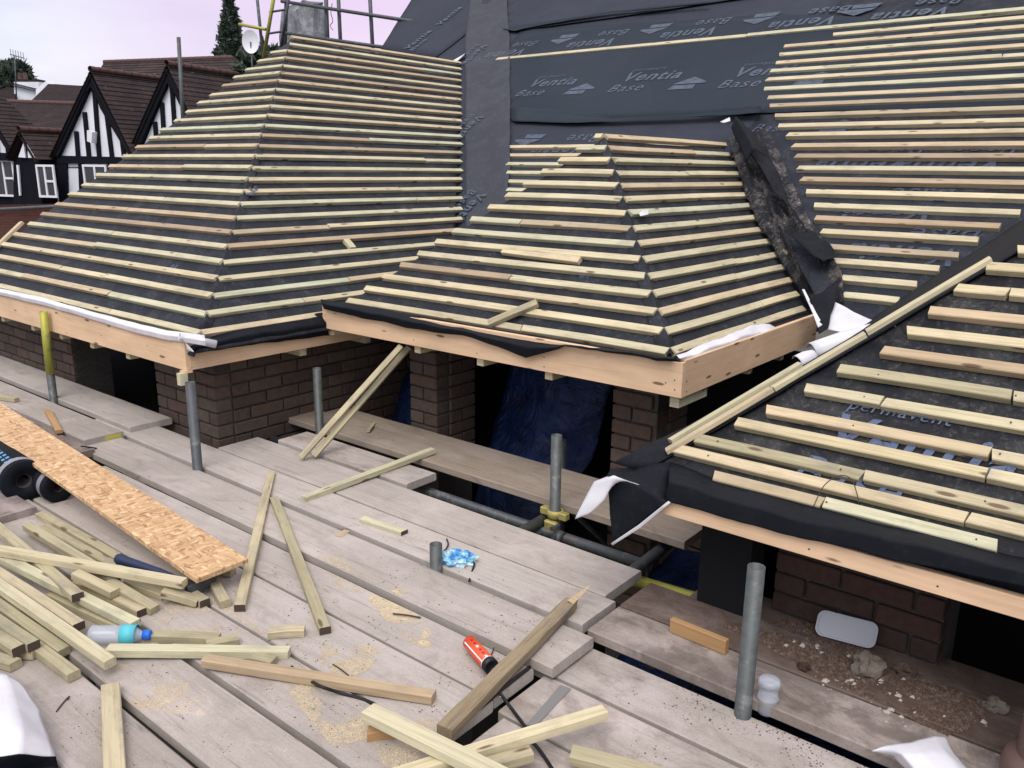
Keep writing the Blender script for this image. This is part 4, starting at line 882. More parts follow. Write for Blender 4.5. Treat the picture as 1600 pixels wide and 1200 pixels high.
# wires
CBL = M('black_cable', (.012, .012, .014), .5); RUS = M('rusty_wire', (.06, .045, .035), .7)
def cable(pts, label, r=.004, mat=CBL, name='cable', cat='cable'):
    o = wire(name, [onZ(a, b, z) for a, b, z in pts], r, mat); tag(o, label, cat); return o
cable([(455, 1042, .006), (480, 1060, .006), (500, 1072, .04), (530, 1082, .012), (565, 1092, .006), (585, 1100, .006)], 'black cable passing over the long knotty lath', .005)
cable([(828, 1042, .004), (790, 1072, .006), (760, 1098, .008), (730, 1122, .006), (705, 1142, .006)], 'black cable trailing beside the weathered timber', .006)
cable([(780, 1082, .006), (800, 1108, -.03), (818, 1132, -.03), (826, 1142, -.03), (819, 1140, -.03), (822, 1150, -.03), (840, 1168, -.03), (862, 1200, -.03), (880, 1230, -.03)], 'black cable curling down to the bottom edge', .005)
cable([(900, 800, .02)] if False else [(643, 857, .004), (660, 861, .004), (690, 862, .004), (700, 852, .02), (698, 842, .012)], 'bent black wire behind the tube stub', .003, name='wire', cat='wire')
cable([(733, 880, .012), (741, 880, .02), (737, 895, .004), (733, 908, .004)], 'bent black wire right of the blue packet', .004, name='wire', cat='wire')
cable([(126, 697, .05), (140, 699, .035), (152, 701, .006), (148, 705, .004), (134, 712, .004)], 'bent black wire below the yellow painted board end', .004, name='wire', cat='wire')
cable([(614, 959, .004), (635, 961, .006), (657, 965, .004)], 'loose dark screw lying in the saw dust', .003, RUS, 'screw', 'screw')
cable([(88, 1112, .003), (97, 1100, .004), (108, 1088, .003), (106, 1093, .003)], 'small rusty nail bent near the white sheet', .002, RUS, 'nail', 'nail')
cable([(772, 1012, .003), (768, 1022, .003), (764, 1030, .003)], 'short dark nail beside the orange cartridge', .002, RUS, 'nail', 'nail')
cable([(520, 1038, .003), (533, 1046, .004), (545, 1056, .003)], 'thin bent nail above the long knotty lath', .002, RUS, 'nail', 'nail')
wire_pts = [onP(1272, 796, PR, nRF) + V((0, -.01, .01)), onP(1285, 783, PR, nRF) + V((0, 0, .05)), onP(1310, 770, PR, nRF) + V((0, 0, .055)), onP(1328, 769, PR, nRF) + V((0, 0, .04)), onP(1338, 782, PR, nRF) + V((0, 0, .02)), onP(1341, 792, PR, nRF) + V((0, 0, .012))]
o = wire('wire', wire_pts, .0015, RUS); tag(o, 'thin wire loop sticking up over the lowest right battens', 'wire')
# white chip
o = lath('wood_chip', onZ(529, 838, .012), onZ(542, 828, .012), .03, .01, BATY); tag(o, 'small pale wood chip beside the deck gap', 'chip')
# white sheets
q = lambda x, y, z: onZ(x, y, z)
rt = empty('membrane_offcut', tuple(onZ(20, 1130, 0)), 'large white backed membrane offcut curling at the bottom left corner', 'membrane')
loft('white_side', [[q(-60, 1040, .05), q(10, 1050, .06), q(30, 1062, .05)], [q(-60, 1100, .10), q(20, 1090, .11), q(62, 1110, .06)], [q(-60, 1150, .12), q(30, 1140, .12), q(82, 1165, .05)], [q(-60, 1185, .10), q(30, 1178, .10), q(88, 1183, .04)]], WHT, rt, .008, 6, sub=7)
loft('dark_side', [[q(-60, 1184, .10), q(30, 1178, .10), q(88, 1182, .04)], [q(-60, 1215, .03), q(30, 1210, .02), q(92, 1200, .01)], [q(-60, 1290, .01), q(30, 1280, .01), q(90, 1240, .01)]], MEMD, rt, .008, 6, sub=7)
o = loft('membrane_offcut', [[q(1362, 1172, .05), q(1385, 1164, .07), q(1425, 1160, .09), q(1460, 1150, .08), q(1478, 1153, .06)], [q(1395, 1180, .04), q(1410, 1180, .08), q(1440, 1178, .10), q(1475, 1172, .09), q(1492, 1180, .05)], [q(1430, 1215, .02), q(1440, 1215, .07), q(1465, 1210, .09), q(1500, 1205, .08), q(1520, 1210, .04)]], WHT, None, .006, 8, sub=7); tag(o, 'curled white membrane offcut at the bottom right edge', 'membrane')
# plastic jar
p = onZ(1198, 1108, -.03); rt = empty('plastic_jar', (p.x, p.y, -.04), 'clear plastic jar standing beside the tall upright tube', 'jar')
lathe('jar_body', [(0, 0), (0, .026), (.004, .029), (.045, .029), (.05, .032), (.052, .027), (.085, .027)], PET, Matrix.Translation((p.x, p.y, -.038)) @ UPM, rt, 24)
lathe('lid', [(.084, .0275), (.084, .031), (.104, .031), (.108, .026), (.108, 0)], PET, Matrix.Translation((p.x, p.y, -.038)) @ UPM, rt, 24)
# white tray leaning by the wall
TRY = M('grey_white_plastic', (.42, .44, .48), .5)
def rrect(w_, h_, r, n=5):
    o = []
    for (cx, cy, a0) in ((w_ - r, r, -90), (w_ - r, h_ - r, 0), (r, h_ - r, 90), (r, r, 180)):
        for k in range(n + 1): a = math.radians(a0 + 90 * k / n); o.append((cx + r * math.cos(a), cy + r * math.sin(a)))
    return o
A = onZ(1272, 990, .0); B = onZ(1366, 1015, .0); ex = (B - A); L = ex.length; ex.normalize(); up_ = V((0, .35, 1)).normalized(); nn_ = ex.cross(up_)
rt = empty('plastic_tray', tuple(A), 'rounded grey white plastic lid leaning against the right brick wall', 'lid')
ol = rrect(L, .085, .025); il = [(x + (.005 if x < L / 2 else -.005), y + (.005 if y < .04 else -.005)) for x, y in ol]
n_ = len(ol); vs_ = [A + ex * x + up_ * y + nn_ * .006 for x, y in ol] + [A + ex * x + up_ * y + nn_ * .006 for x, y in il] + [A + ex * x + up_ * y for x, y in il] + [A + ex * x + up_ * y - nn_ * .004 for x, y in ol]
fs = [(i, (i + 1) % n_, n_ + (i + 1) % n_, n_ + i) for i in range(n_)] + [(n_ + i, n_ + (i + 1) % n_, 2 * n_ + (i + 1) % n_, 2 * n_ + i) for i in range(n_)] + [tuple(range(2 * n_, 3 * n_))] + [(3 * n_ + i, 3 * n_ + (i + 1) % n_, (i + 1) % n_, i) for i in range(n_)]
mesh_obj('lid_panel', vs_, fs, TRY, rt)
# rubble
def rock(px, py, z, s, label, mat, seed):
    bm = bmesh.new(); bmesh.ops.create_icosphere(bm, subdivisions=3, radius=1)
    for v in bm.verts:
        c_ = v.co.copy(); d = .75 + .45 * noise.noise(c_ * 1.3 + V((seed, 0, 0))) + .15 * noise.noise(c_ * 4 + V((seed, 0, 0)))
        v.co = V((c_.x * s[0] * d, c_.y * s[1] * d, max(c_.z, -.55) * s[2] * d))
    for v in bm.verts: v.co = V([round(q_ / .012) * .012 * .5 + q_ * .5 for q_ in v.co])
    p = onZ(px, py, z); o = bm_obj('rubble_lump', bm, mat, None, Matrix.Translation(p + V((0, 0, s[2] * .4)))); tag(o, label, 'rubble', 'broken masonry lumps'); return o
MSN = M('broken_mortar', (.27, .235, .19), .95); g = G(MSN); qn = g.noise(g.co, 30, (1, 1, 1), 8, .7); g.out(g.ramp(qn, [(.3, (.10, .085, .07)), (.7, (.22, .19, .155))])); g.bump(qn, .8, .006)
rock(1352, 1050, 0, (.062, .05, .055), 'largest pale broken mortar lump before the plastic lid', MSN, 1)
rock(1412, 1052, 0, (.04, .03, .028), 'smaller dark stone right of the mortar lump', BRK, 4)
rock(1555, 1108, 0, (.04, .025, .03), 'flat pale shard leaning at the far right of the rubble', MSN, 9)
rock(1255, 1045, 0, (.025, .02, .018), 'small brick fragment left of the mortar lump', BRR, 12)
# brick crumbs and dust lie on the boards, never over the gaps
ROWS = [(-.05, .20, 0), (.21, .432, 0), (.448, .662, 0), (.678, .892, 0), (.914, 1.122, .004), (1.146, 1.348, .004), (1.364, 1.588, 0), (1.603, 1.792, -.004), (1.818, 2.043, .008), (2.082, 2.29, .008), (2.303, 2.512, .004), (2.525, 2.62, -.012)]
LOW = [(1.14, 1.356, -.04), (1.371, 1.592, -.04), (1.606, 1.838, -.042), (1.855, 2.058, -.042)]
def top_of(p, z):
    for a, b, t in (LOW if z < -.03 else ROWS):
        if a + .004 < p.y < b - .004:
            if z > -.03 and p.x > -1.33: t = {.008: 0, .004: -.004}.get(t, t)
            if z > -.03 and p.x > -1.33 and p.y < 2.07: return None
            return t + .0006 + (p.z - z) * 0
    return None
def crumbs(name, region, n, smin, smax, mat, label, cat, z=0, seed=1, taper=None):
    rr = random.Random(seed); vs_, fs = [], []
    for _ in range(n):
        u, v = rr.random(), rr.random()
        a, b, c_, d = region
        px = (a[0] * (1 - u) + b[0] * u) * (1 - v) + (d[0] * (1 - u) + c_[0] * u) * v
        py = (a[1] * (1 - u) + b[1] * u) * (1 - v) + (d[1] * (1 - u) + c_[1] * u) * v
        p = onZ(px, py, z)
        nv = noise.noise(p * 7 + V((seed, 0, 0))) + .5 * noise.noise(p * 23) - (-.05 if taper is None else taper)
        if nv * 3 < rr.random(): continue
        tz = top_of(p, z)
        if tz is None: continue
        p.z = tz
        s = smin + (smax - smin) * rr.random() ** 3; o = len(vs_)
        for (x, y, zz) in ((-1, -1, 0), (1, -.8, 0), (.9, 1, 0), (-1, .8, 0), (.1 * rr.random(), .2, .9)):
            vs_.append(p + V((x * s * (.6 + rr.random() * .6), y * s * (.6 + rr.random() * .6), zz * s * (.5 + rr.random() * .6) + .0005)))
        fs += [(o, o + 1, o + 4), (o + 1, o + 2, o + 4), (o + 2, o + 3, o + 4), (o + 3, o, o + 4)]
    ob = mesh_obj(name, vs_, fs, mat); tag(ob, label, cat, None, 'stuff'); return ob
RED = M('brick_dust', (.13, .075, .055), .95); g = G(RED); g.out(g.ramp(g.noise(g.co, 60), [(.3, (.060, .042, .035)), (.55, (.115, .078, .060)), (.75, (.20, .165, .135))]))
SAW = M('saw_dust', (.56, .44, .27), .95); g = G(SAW); g.out(g.ramp(g.noise(g.co, 40), [(.3, (.56, .45, .29)), (.7, (.72, .62, .44))]))
PAL = M('mortar_crumbs', (.42, .37, .33), .95)
crumbs('brick_rubble', ((1130, 975), (1250, 960), (1560, 1110), (1480, 1150)), 15000, .0012, .010, RED, 'red brown brick dust and crumbs on the right hand boards', 'rubble', .001, 3, -.42)
crumbs('mortar_crumbs', ((1180, 1000), (1300, 1000), (1560, 1130), (1400, 1150)), 260, .002, .011, PAL, 'pale mortar crumbs scattered among the brick dust', 'crumbs', .002, 5, -.2)
crumbs('mortar_crumbs', ((930, 1010), (1100, 1050), (1500, 1230), (1200, 1200)), 500, .001, .004, PAL, 'fine pale grit on the lower right boards', 'grit', -.04, 6)
for i, reg in enumerate((((570, 930), (620, 925), (700, 1010), (640, 1010)), ((430, 1060), (540, 1060), (640, 1140), (520, 1170)), ((500, 1000), (590, 1010), (600, 1060), (500, 1050)), ((230, 930), (330, 930), (420, 990), (250, 990)), ((560, 1150), (680, 1120), (760, 1180), (620, 1220)), ((180, 1040), (280, 1040), (320, 1120), (200, 1110)), ((500, 870), (600, 880), (640, 930), (520, 920)))):
    crumbs('saw_dust', reg, 22000 if i != 1 and i != 0 else 45000, .0003, .0012, SAW, ['saw dust by the loose screw', 'widest spread of saw dust below the long knotty lath', 'saw dust above the long knotty lath', 'saw dust right of the lath pile', 'saw dust beside the crossed laths at the bottom', 'saw dust below the straight yellow lath', 'faint saw dust left of the tube stub'][i] + ' on the boards', 'saw dust', .0005, 20 + i, -.12)
GRT = M('dark_grit', (.10, .075, .06), .95); SHV = M('wood_shavings', (.55, .45, .30), .9)
crumbs('deck_grit', ((380, 700), (900, 960), (820, 1230), (-60, 900)), 2600, .0008, .0026, GRT, 'fine dark grit scattered over the middle scaffold boards', 'grit', .0005, 51, -.1)
crumbs('deck_grit', ((120, 1000), (560, 1000), (860, 1230), (90, 1230)), 1600, .0008, .0028, GRT, 'fine dark grit scattered over the nearest scaffold boards', 'grit', .0005, 52, -.1)
crumbs('wood_shavings', ((240, 880), (700, 880), (860, 1180), (200, 1180)), 700, .0015, .004, SHV, 'small pale wood shavings around the loose laths', 'shavings', .0005, 53, -.1)
crumbs('deck_grit', ((940, 1000), (1160, 1100), (1560, 1300), (1000, 1230)), 1800, .0008, .003, GRT, 'dark grit over the lower right scaffold boards', 'grit', -.039, 54, -.1)
# brown object, lower right corner
rt = empty('clay_pipe', (-.10, 2.25, 0), 'brown glazed pipe standing at the lower right corner', 'pipe')
CL = M('brown_glaze', (.13, .085, .075), .4)
p0 = onZ(1640, 1240, .0); lathe('pipe_socket', [(0, .11), (.06, .115), (.09, .105), (.10, .085)], CL, Matrix.Translation((p0.x, p0.y, 0)) @ UPM, rt, 32)
lathe('pipe_barrel', [(.09, .085), (.32, .08)], CL, Matrix.Translation((p0.x, p0.y, 0)) @ UPM, rt, 32)
exec_late = True
# ================================================================== BEHIND: chimney, scaffold, neighbours, trees
def Y_(px, py, y): return onY(px, py, y)
Yc = 9.5
rt = empty('chimney_stack', tuple(Y_(475, 120, Yc)), 'grey rendered chimney stack behind the left bay peak', 'chimney')
a, b = Y_(438, 60, Yc), Y_(492, 60, Yc); dc_ = onX(514, 60, b.x).y - Yc; zt = Y_(470, 12, Yc).z
bm = bmesh.new(); bmesh.ops.create_grid(bm, x_segments=10, y_segments=10, size=.5)
bm.free()
def rough_block(name, lo, hi, mat, par, amp, seed=0):
    bm = bmesh.new(); bmesh.ops.create_cube(bm, size=1); bmesh.ops.subdivide_edges(bm, edges=bm.edges[:], cuts=9, use_grid_fill=True)
    lo, hi = V(lo), V(hi)
    for v in bm.verts:
        p = V([lo[i] + (v.co[i] + .5) * (hi[i] - lo[i]) for i in range(3)]); topness = max(0, v.co.z + .2)
        v.co = p + noise.noise_vector(p * 4 + V((seed, 0, 0))) * amp * (.3 + 1.5 * topness)
    return bm_obj(name, bm, mat, par, None)
rough_block('stack', (a.x, Yc, 0), (b.x, Yc + dc_, zt), STN, rt, .06)
rough_block('cap', (a.x + .02, Yc + .05, zt - .05), (b.x - .06, Yc + dc_ * .8, zt + .10), STN, rt, .06, 5)
Yg = 8.3; GG = 'guard rail tubes behind the left bay'
for (p0, p1, lab, mt, r) in (((449, -40), (441, 75), 'upright guard tube left of the chimney stack', STD, .03), ((508, -40), (512, 75), 'upright guard tube at the chimney right edge', STD, .03), ((527, -40), (533, 80), 'upright guard tube just right of the chimney', STD, .027), ((576, -40), (584, 85), 'rightmost upright guard tube against the sky', STD, .027), ((398, -40), (413, 90), 'leftmost leaning tube beside the satellite dish', STD, .024)):
    o = tube('guard_tube', Y_(*p1, Yg) - V((0, 0, .4)), Y_(*p0, Yg), r, mt); tag(o, lab, 'scaffold tube', GG)
for (p0, p1, lab, mt) in (((440, 2), (655, 35), 'upper horizontal guard rail against the pink sky', STD), ((447, 52), (600, 74), 'lower horizontal rail just above the left bay ridge', STD), ((374, 38), (416, 46), 'short yellow tube pointing left at the sky', YEL)):
    o = tube('guard_tube', Y_(*p0, Yg - .06), Y_(*p1, Yg - .06), .024, mt); tag(o, lab, 'scaffold tube', GG)
ld = empty('ladder', tuple(Y_(418, 95, Yg - .2)), 'yellow access ladder beside the chimney stack', 'ladder')
tube('stile', Y_(412, 90, Yg - .2), Y_(432, -30, Yg - .2), .028, YEL, ld); tube('stile', Y_(437, 90, Yg - .2), Y_(455, -30, Yg - .2), .024, STD, ld)
for yy in (-12, 18, 52, 82): tube('rung', Y_(421 - (yy - 20) * .15, yy + 1, Yg - .2), Y_(446 - (yy - 20) * .12, yy - 3, Yg - .2), .016, STD, ld, 10)
wire_o = wire('hanging_cord', [Y_(519, 5, Yg), Y_(517, 20, Yg), Y_(520, 33, Yg), Y_(516, 40, Yg), Y_(520, 47, Yg)], .006, M('red_cord', (.35, .10, .12), .6)); tag(wire_o, 'thin reddish cord hanging beside the chimney', 'cord')
o = tube('guard_tube', Y_(287, 230, 6.0) - V((0, 0, .3)), Y_(279, 58, 6.0), .0242, STL); tag(o, 'lone upright tube standing in front of the second tall gable', 'scaffold tube', GG)
mesh_obj('white_scrap', [onP(x, y, PM, nMR) + V((0, 0, .03)) for x, y in ((998, 343), (1003, 338), (1012, 337), (1013, 344), (1000, 347))], [(0, 1, 2, 3, 4)], WHT, mr2)
# --- neighbours : own frame, facade towards us
n1 = V((550, -333, F)); n2 = RW @ n1; n2.z = 0; n2.normalize()      # direction of the ridges (away)
fx = V((n2.y, -n2.x, 0))                                            # along the facade
D0 = 31.0
dref = ray(150, 256); dref.z = 0; dref.normalize(); O0 = CAM + dref * D0
def fac(px, py, back=0): return onP(px, py, O0 + n2 * back, n2)
def prism(name, pts, depth, mat, par, shift=0):
    """extrude a facade outline (world pts) along the ridge direction"""
    k = len(pts); vs_ = [V(p) + n2 * shift for p in pts] + [V(p) + n2 * (depth + shift) for p in pts]
    fs = [tuple(range(k)), tuple(range(2 * k - 1, k - 1, -1))] + [(i, (i + 1) % k, k + (i + 1) % k, k + i)[::-1] for i in range(k)]
    return mesh_obj(name, vs_, fs, mat, par)
def quad_roof(name, p4, mat, par, th=.12):
    P = [V(p) for p in p4]; n = (P[1] - P[0]).cross(P[3] - P[0]).normalized()
    if n.z < 0: n = -n
    # courses of tiles: stepped rows following the slope (p0->p1 bottom, p3->p2 top)
    h = ((P[3] - P[0]).length + (P[2] - P[1]).length) / 2; rows = max(3, int(h / .16)); vs_, fs, uv = [], [], []
    for i in range(rows):
        t0, t1 = i / rows, (i + 1) / rows
        a, b = P[0].lerp(P[3], t0), P[1].lerp(P[2], t0); c_, d = P[1].lerp(P[2], t1), P[0].lerp(P[3], t1); o = len(vs_)
        vs_ += [a + n * .018, b + n * .018, c_, d, a, b]; fs += [(o, o + 1, o + 2, o + 3), (o + 4, o + 5, o + 1, o)]
        W_ = (b - a).length; uo = (i % 2) * .13
        uv += [(uo, h * t0), (uo + W_, h * t0), (uo + W_, h * t1), (uo, h * t1), (uo, h * t0), (uo + W_, h * t0), (uo + W_, h * t0), (uo, h * t0)]
    o = len(vs_); vs_ += [p - n * th for p in P]; fs += [(o + 3, o + 2, o + 1, o)]; uv += [(0, 0)] * 4
    c0 = sum(P, V()) / 4
    ob = mesh_obj(name, [v - c0 for v in vs_], fs, mat, par, Matrix.Translation(c0))
    ul = ob.data.uv_layers.new(name='UVMap')
    for i, u in enumerate(uv): ul.data[i].uv = u
    return ob
def ridge(A, B, par, r=.09):
    A, B = V(A), V(B); n = max(2, int((B - A).length / .32))
    for i in range(min(n, 40)):
        a = A.lerp(B, i / n); b = A.lerp(B, (i + .97) / n); o = lathe('ridge_tile', [(-(b - a).length / 2, r), ((b - a).length / 2, r * .93)], RDG, frame(a, b), par, 8)
def window(px0, py0, px1, py1, par, split, transom=None, skx=0):
    a, b, c_, d = fac(px0, py0), fac(px1, py0 + 1), fac(px1 + skx, py1 + 1), fac(px0 + skx, py1)
    w_ = .07; x0, x1 = a.dot(fx), b.dot(fx); zt_, zb_ = a.z, d.z
    base = O0 - fx * O0.dot(fx)
    def P(x, z, o=0): q = base + fx * x; q.z = z; return q - n2 * o
    fr_ = mesh_obj('window', [P(x0, zb_, .02), P(x1, zb_, .02), P(x1, zt_, .02), P(x0, zt_, .02)], [(0, 1, 2, 3)], BLK, par)
    def bar(xa, xb, za, zb2): return prism('frame', [P(xa, za), P(xb, za), P(xb, zb2), P(xa, zb2)], .05, UPV, fr_, -.08)
    bar(x0, x1, zt_ - w_, zt_); bar(x0, x1, zb_, zb_ + w_); bar(x0, x0 + w_, zb_ + w_, zt_ - w_); bar(x1 - w_, x1, zb_ + w_, zt_ - w_)
    xm = x0 + (x1 - x0) * split; bar(xm - w_ / 2, xm + w_ / 2, zb_ + w_, zt_ - w_)
    if transom: zm = zb_ + (zt_ - zb_) * transom; bar(xm + w_ / 2, x1 - w_, zm - w_ / 2, zm + w_ / 2)
    prism('pane', [P(x0 + w_, zb_ + w_), P(xm, zb_ + w_), P(xm, zt_ - w_), P(x0 + w_, zt_ - w_)], .01, GLS, fr_, -.045)
    prism('pane', [P(xm, zb_ + w_), P(x1 - w_, zb_ + w_), P(x1 - w_, zt_ - w_), P(xm, zt_ - w_)], .01, GLS, fr_, -.045)
hA = empty('timbered_house', tuple(fac(30, 256)), 'black and white timbered house with a small pointed dormer at far left', 'house', 'timbered houses beyond the scaffold')
hB = empty('timbered_house', tuple(fac(200, 256)), 'black and white timbered house with two tall gables behind the left bay', 'house', 'timbered houses beyond the scaffold')
def stripes(par, outline_fn, xs, w_, y0, ytop_fn, y1fn, lean=.03): pass
def flat(par, pts, mat, name, out=.05, d=.05): return prism(name, [fac(*p) for p in pts], d, mat, par, -out)
# gable wall B1
prism('gable_wall', [fac(148, 128), fac(92, 250), fac(88, 360), fac(225, 360), fac(216, 250)], 3.0, REN, hB, .02)
def timber_post(par, x0, y0, x1, y1, w_=5.6): flat(par, [(x0 - w_ / 2, y0), (x1 - w_ / 2, y1), (x1 + w_ / 2, y1), (x0 + w_ / 2, y0)], BLK, 'timber')
for (x0, y0, x1, y1) in ((148, 135, 156, 245), (133, 175, 140, 245), (120, 205, 123, 245), (166, 165, 176, 246), (190, 205, 195, 247)): timber_post(hB, x0, y0, x1, y1)
flat(hB, [(92, 243), (92, 255), (218, 257), (216, 246)], BLK, 'timber', .07)
flat(hB, [(148, 118), (140, 124), (88, 244), (96, 244), (142, 142), (147, 136)], BLK, 'bargeboard', .14, .12)
flat(hB, [(148, 118), (147, 136), (152, 142), (162, 170), (208, 246), (213, 240), (158, 140)], BLK, 'bargeboard', .14, .12)
flat(hB, [(138, 143), (148, 118), (158, 143)], BLK, 'timber', .07)
for (x0, x1) in ((92, 106), (124, 131), (170, 175), (196, 210)): flat(hB, [(x0, 254), (x0 + 4, 360), (x1 + 4, 360), (x1, 255)], BLK, 'timber', .055)
window(131, 257, 168, 300, hB, .5, None, 0)
# globe lamp / alarm box on the gable
flat(hB, [(146, 204), (146, 221), (153, 224), (154, 207)], UPV, 'alarm_box', .25, .2)
# gable B2
prism('gable_wall', [fac(268, 120), fac(222, 232), fac(222, 340), fac(330, 340), fac(330, 240)], 3.0, REN, hB, .02)
for (x0, y0, x1, y1) in ((269, 130, 276, 230), (254, 160, 258, 230), (243, 190, 246, 230)): timber_post(hB, x0, y0, x1, y1)
flat(hB, [(267, 108), (258, 118), (215, 222), (224, 224), (262, 140), (266, 130)], BLK, 'bargeboard', .14, .12)
flat(hB, [(267, 108), (266, 130), (275, 142), (310, 215), (318, 210), (276, 125)], BLK, 'bargeboard', .14, .12)
# gable roofs
def groof(par, ap, l, r, depth, ap_b=None):
    A = fac(*ap) - n2 * .18; Lp_ = fac(*l) - n2 * .18; Rp_ = fac(*r) - n2 * .18; dd = n2 * depth
    quad_roof('roof', [Rp_, Rp_ + dd, A + dd, A], TIL, par); quad_roof('roof', [Lp_ + dd, Lp_, A, A + dd], TIL, par); ridge(A + V((0, 0, .05)), A + dd + V((0, 0, .05)), par)
groof(hB, (148, 111), (84, 246), (216, 246), 9); groof(hB, (267, 102), (212, 225), (330, 235), 9)
# big roof behind B
b0, b1_, t1, t0 = fac(105, 200, 4.5), fac(520, 215, 4.5), fac(520, 84, 7.5), fac(163, 97, 7.5)
quad_roof('roof', [b0, b1_, t1, t0], TIL, hB); ridge(t0, t1, hB)
quad_roof('roof', [fac(120, 245, 10), b0, t0, t0 + n2 * .1], TIL, hB)
quad_roof('roof', [t0, t1, t1 + n2 * 6 - V((0, 0, 4)), t0 + n2 * 6 - V((0, 0, 4))], TIL, hB)
# house A
prism('wall', [fac(-40, 238), fac(-40, 380), fac(95, 380), fac(95, 250), fac(95, 245)], 3.0, BLK, hA, .03)
quad_roof('roof', [fac(-60, 262), fac(125, 262), fac(125, 163, 5), fac(-60, 157, 5)], TIL, hA); ridge(fac(-60, 156, 5), fac(125, 162, 5), hA)
prism('gable_wall', [fac(-22, 150), fac(-60, 240), fac(32, 242), ], .25, REN, hA, -.1)
for (x0, y0, x1, y1) in ((-4, 160, 3, 240), (14, 205, 18, 240)): flat(hA, [(x0 - 2, y0), (x1 - 2, y1), (x1 + 2, y1), (x0 + 2, y0)], BLK, 'timber', .16)
flat(hA, [(-26, 132), (-26, 152), (28, 240), (36, 238)], BLK, 'bargeboard', .35, .15); flat(hA, [(-60, 236), (-60, 250), (38, 251), (38, 240)], BLK, 'timber', .2)
Q0 = fac(-26, 130) - n2 * .4; Q1 = fac(38, 240) - n2 * .4; quad_roof('roof', [Q1, Q1 + n2 * 2, Q0 + n2 * .6, Q0], TIL, hA)
flat(hA, [(22, 250), (30, 310), (38, 310), (32, 250)], REN, 'wall_panel', .06)
window(-20, 249, 22, 306, hA, .62, .5)
# dormer
prism('gable_wall', [fac(59, 216), fac(42, 244), fac(42, 360), fac(88, 360), fac(82, 244)], 1.5, BLK, hA, -.5)
flat(hA, [(62, 224), (54, 246), (65, 247)], REN, 'wall_panel', .6); flat(hA, [(68, 226), (69, 247), (81, 247)], REN, 'wall_panel', .6)
Q0 = fac(59, 205) - n2 * .7; Q1 = fac(86, 250) - n2 * .7; Q2 = fac(38, 248) - n2 * .7
quad_roof('roof', [Q1, Q1 + n2 * 3.5, Q0 + n2 * 3.5, Q0], TIL, hA); quad_roof('roof', [Q2 + n2 * 3.5, Q2, Q0, Q0 + n2 * 3.5], TIL, hA); ridge(Q0 + V((0, 0, .04)), Q0 + n2 * 3.5 + V((0, 0, .04)), hA, .1)
# its window sits proud of the dormer face
O_save = O0.copy(); O0 = O0 - n2 * .55; window(58, 257, 86, 308, hA, .47, .5); O0 = O_save
flat(hA, [(50, 258), (54, 305), (56, 305), (53, 258)], REN, 'wall_panel', .58)
# white gabled house further back
hW = empty('white_house', tuple(fac(45, 170, 14)), 'small white rendered house with a dark roof beyond the timbered houses', 'house')
prism('wall', [fac(22, 128, 14), fac(22, 165, 14), fac(60, 165, 14), fac(60, 128, 14)], 3, REN, hW, 14 * 0)
prism('wall', [fac(56, 140, 13.6), fac(72, 126, 13.6), fac(75, 131, 13.6), fac(56, 152, 13.6)], .4, REN, hW)
quad_roof('roof', [fac(18, 130, 13.8), fac(58, 140, 13.8), fac(72, 126, 17), fac(40, 120, 17)], TIL, hW)
quad_roof('roof', [fac(-40, 152, 13), fac(24, 156, 13), fac(24, 130, 16), fac(-40, 127, 16)], TIL, hW)
quad_roof('roof', [fac(40, 166, 9), fac(135, 170, 9), fac(130, 134, 13), fac(76, 131, 13)], TIL, hW)
for x in (32, 40): lathe('chimney_pot', [(0, .12), (.35, .10)], RDG, Matrix.Translation(fac(x, 124, 14.2)) @ UPM, hW, 10)
# satellite dish
ds = empty('satellite_dish', tuple(fac(390, 90, 3)), 'grey white satellite dish standing against the pink sky', 'satellite dish')
c_ = fac(389, 65, 2)
pr = [(-.07 * (1 - (k / 6) ** 2), 0.26 * k / 6) for k in range(7)]
dm = frame(c_ + n2 * .1, c_ - (n2 * .55 - fx * .8).normalized() * .1); ob = lathe('dish', pr, UPV, dm, ds, 28)
for v in ob.data.vertices: v.co.z *= 1.35
tube('mast', c_ - V((0, 0, 1.6)) + n2 * .08, c_ + n2 * .08, .025, STD, ds)
# aerial
ar = empty('tv_aerial', tuple(fac(26, 160, 13)), 'thin television aerial on a mast above the far white house', 'aerial')
tube('mast', fac(26, 158, 13), fac(23, 88, 13), .035, STD, ar, 8)
tube('boom', fac(16, 85, 13), fac(38, 91, 13), .025, STD, ar, 6)
for k in range(6): p = fac(17 + k * 4, 85 + k * 1.1, 13); tube('rod', p - V((0, 0, .28)), p + V((0, 0, .28)), .014, STD, ar, 6)
tube('boom', fac(18, 97, 13), fac(27, 99, 13), .025, STD, ar, 6)
# low red tiled roof and rail bottom left
lr = empty('garage_roof', tuple(Y_(20, 360, 9)), 'low red tiled outbuilding roof below the timbered houses', 'roof')
quad_roof('tiled_slope', [Y_(-120, 470, 5.5), Y_(110, 470, 5.5), Y_(110, 318, 11), Y_(-120, 322, 11)], TILR, lr)
o = tube('guard_tube', Y_(-40, 329, 5.2), Y_(100, 322, 5.2), .024, STL); tag(o, 'pale horizontal tube crossing in front of the timbered houses', 'scaffold tube', GG)
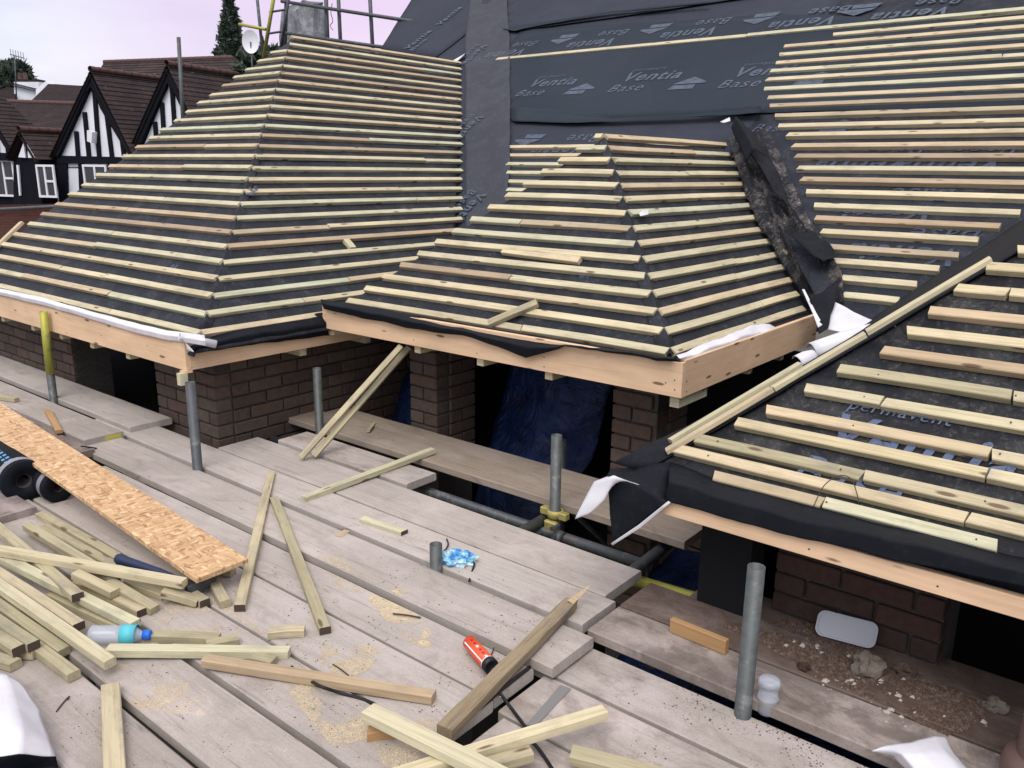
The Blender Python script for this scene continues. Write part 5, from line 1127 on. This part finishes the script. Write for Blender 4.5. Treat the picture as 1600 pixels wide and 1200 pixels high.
# trees
LEAF = M('conifer_foliage', (.035, .055, .035), .8); g = G(LEAF); g.out(g.ramp(g.noise(g.co, 1.2, (1, 1, 1), 4), [(.3, (.035, .055, .045)), (.7, (.085, .115, .08))]))
BARK = M('bark', (.08, .06, .045), .9)
def tree(base, h, rad, prof, n, leaf, label, cat='tree', tname='conifer_tree', seed=1):
    rr = random.Random(seed); rt = empty(tname, tuple(base), label, cat)
    vs_, fs = [], []
    for k in range(9):
        a = 2 * math.pi * k / 8
    lathe('trunk', [(0, rad * .12), (h * .5, rad * .07), (h * .95, .02)], BARK, Matrix.Translation(base) @ UPM, rt, 8)
    for _ in range(n):
        t = rr.random() ** .8; R0 = rad * prof(t); a = rr.random() * 2 * math.pi
        cl = .75 + .5 * noise.noise(V((math.cos(a) * 2, math.sin(a) * 2, t * h * .9 + seed)))
        q_ = R0 * cl * (rr.random() ** .45); p = V(base) + V((q_ * math.cos(a), q_ * math.sin(a), h * (.03 + .97 * t)))
        s = leaf * (.5 + rr.random()); d1 = V((rr.gauss(0, 1), rr.gauss(0, 1), rr.gauss(.4, 1))).normalized() * s; d2 = d1.cross(V((rr.gauss(0, 1), rr.gauss(0, 1), rr.gauss(0, 1)))).normalized() * s * .6
        o = len(vs_); vs_ += [p - d2, p + d1 * .6 - d2 * .2, p + d1 * 1.6, p + d2]; fs += [(o, o + 1, o + 2), (o, o + 2, o + 3)]
    mesh_obj('crown', vs_, fs, LEAF, rt)
gz = -2.6
bc = fac(375, 256, 9); bc.z = gz
tp = fac(366, -6, 9).z
tree(bc, tp - gz, 1.75, lambda t: (min(1, .35 + 1.6 * t) if t < .4 else max(.04, 1.42 * (1 - t) ** .8)) , 16000, .13, 'tall dark conifer rising behind the timbered house ridge', seed=3)
bt = fac(42, 256, 16); bt.z = gz
tree(bt, fac(30, 98, 16).z - gz, 1.6, lambda t: .3 + .9 * math.sin(math.pi * min(1, t * .9 + .05)), 9000, .22, 'bushy dark tree above the far white house', tname='broadleaf_tree', seed=5)
bt = fac(12, 256, 24); bt.z = gz
tree(bt, fac(5, 118, 24).z - gz, 3.5, lambda t: .4 + .8 * math.sin(math.pi * min(1, t * .9 + .05)), 9000, .3, 'paler low tree at the far left edge', tname='broadleaf_tree', seed=6)
bt = fac(420, 256, 4); bt.z = gz
tree(bt, fac(415, 78, 4).z - gz, 1.6, lambda t: .4 + .8 * math.sin(math.pi * min(1, t * .9 + .05)), 7000, .2, 'dark bush top between the dish and the chimney', tname='broadleaf_tree', seed=8)
print('objects', len(bpy.data.objects))
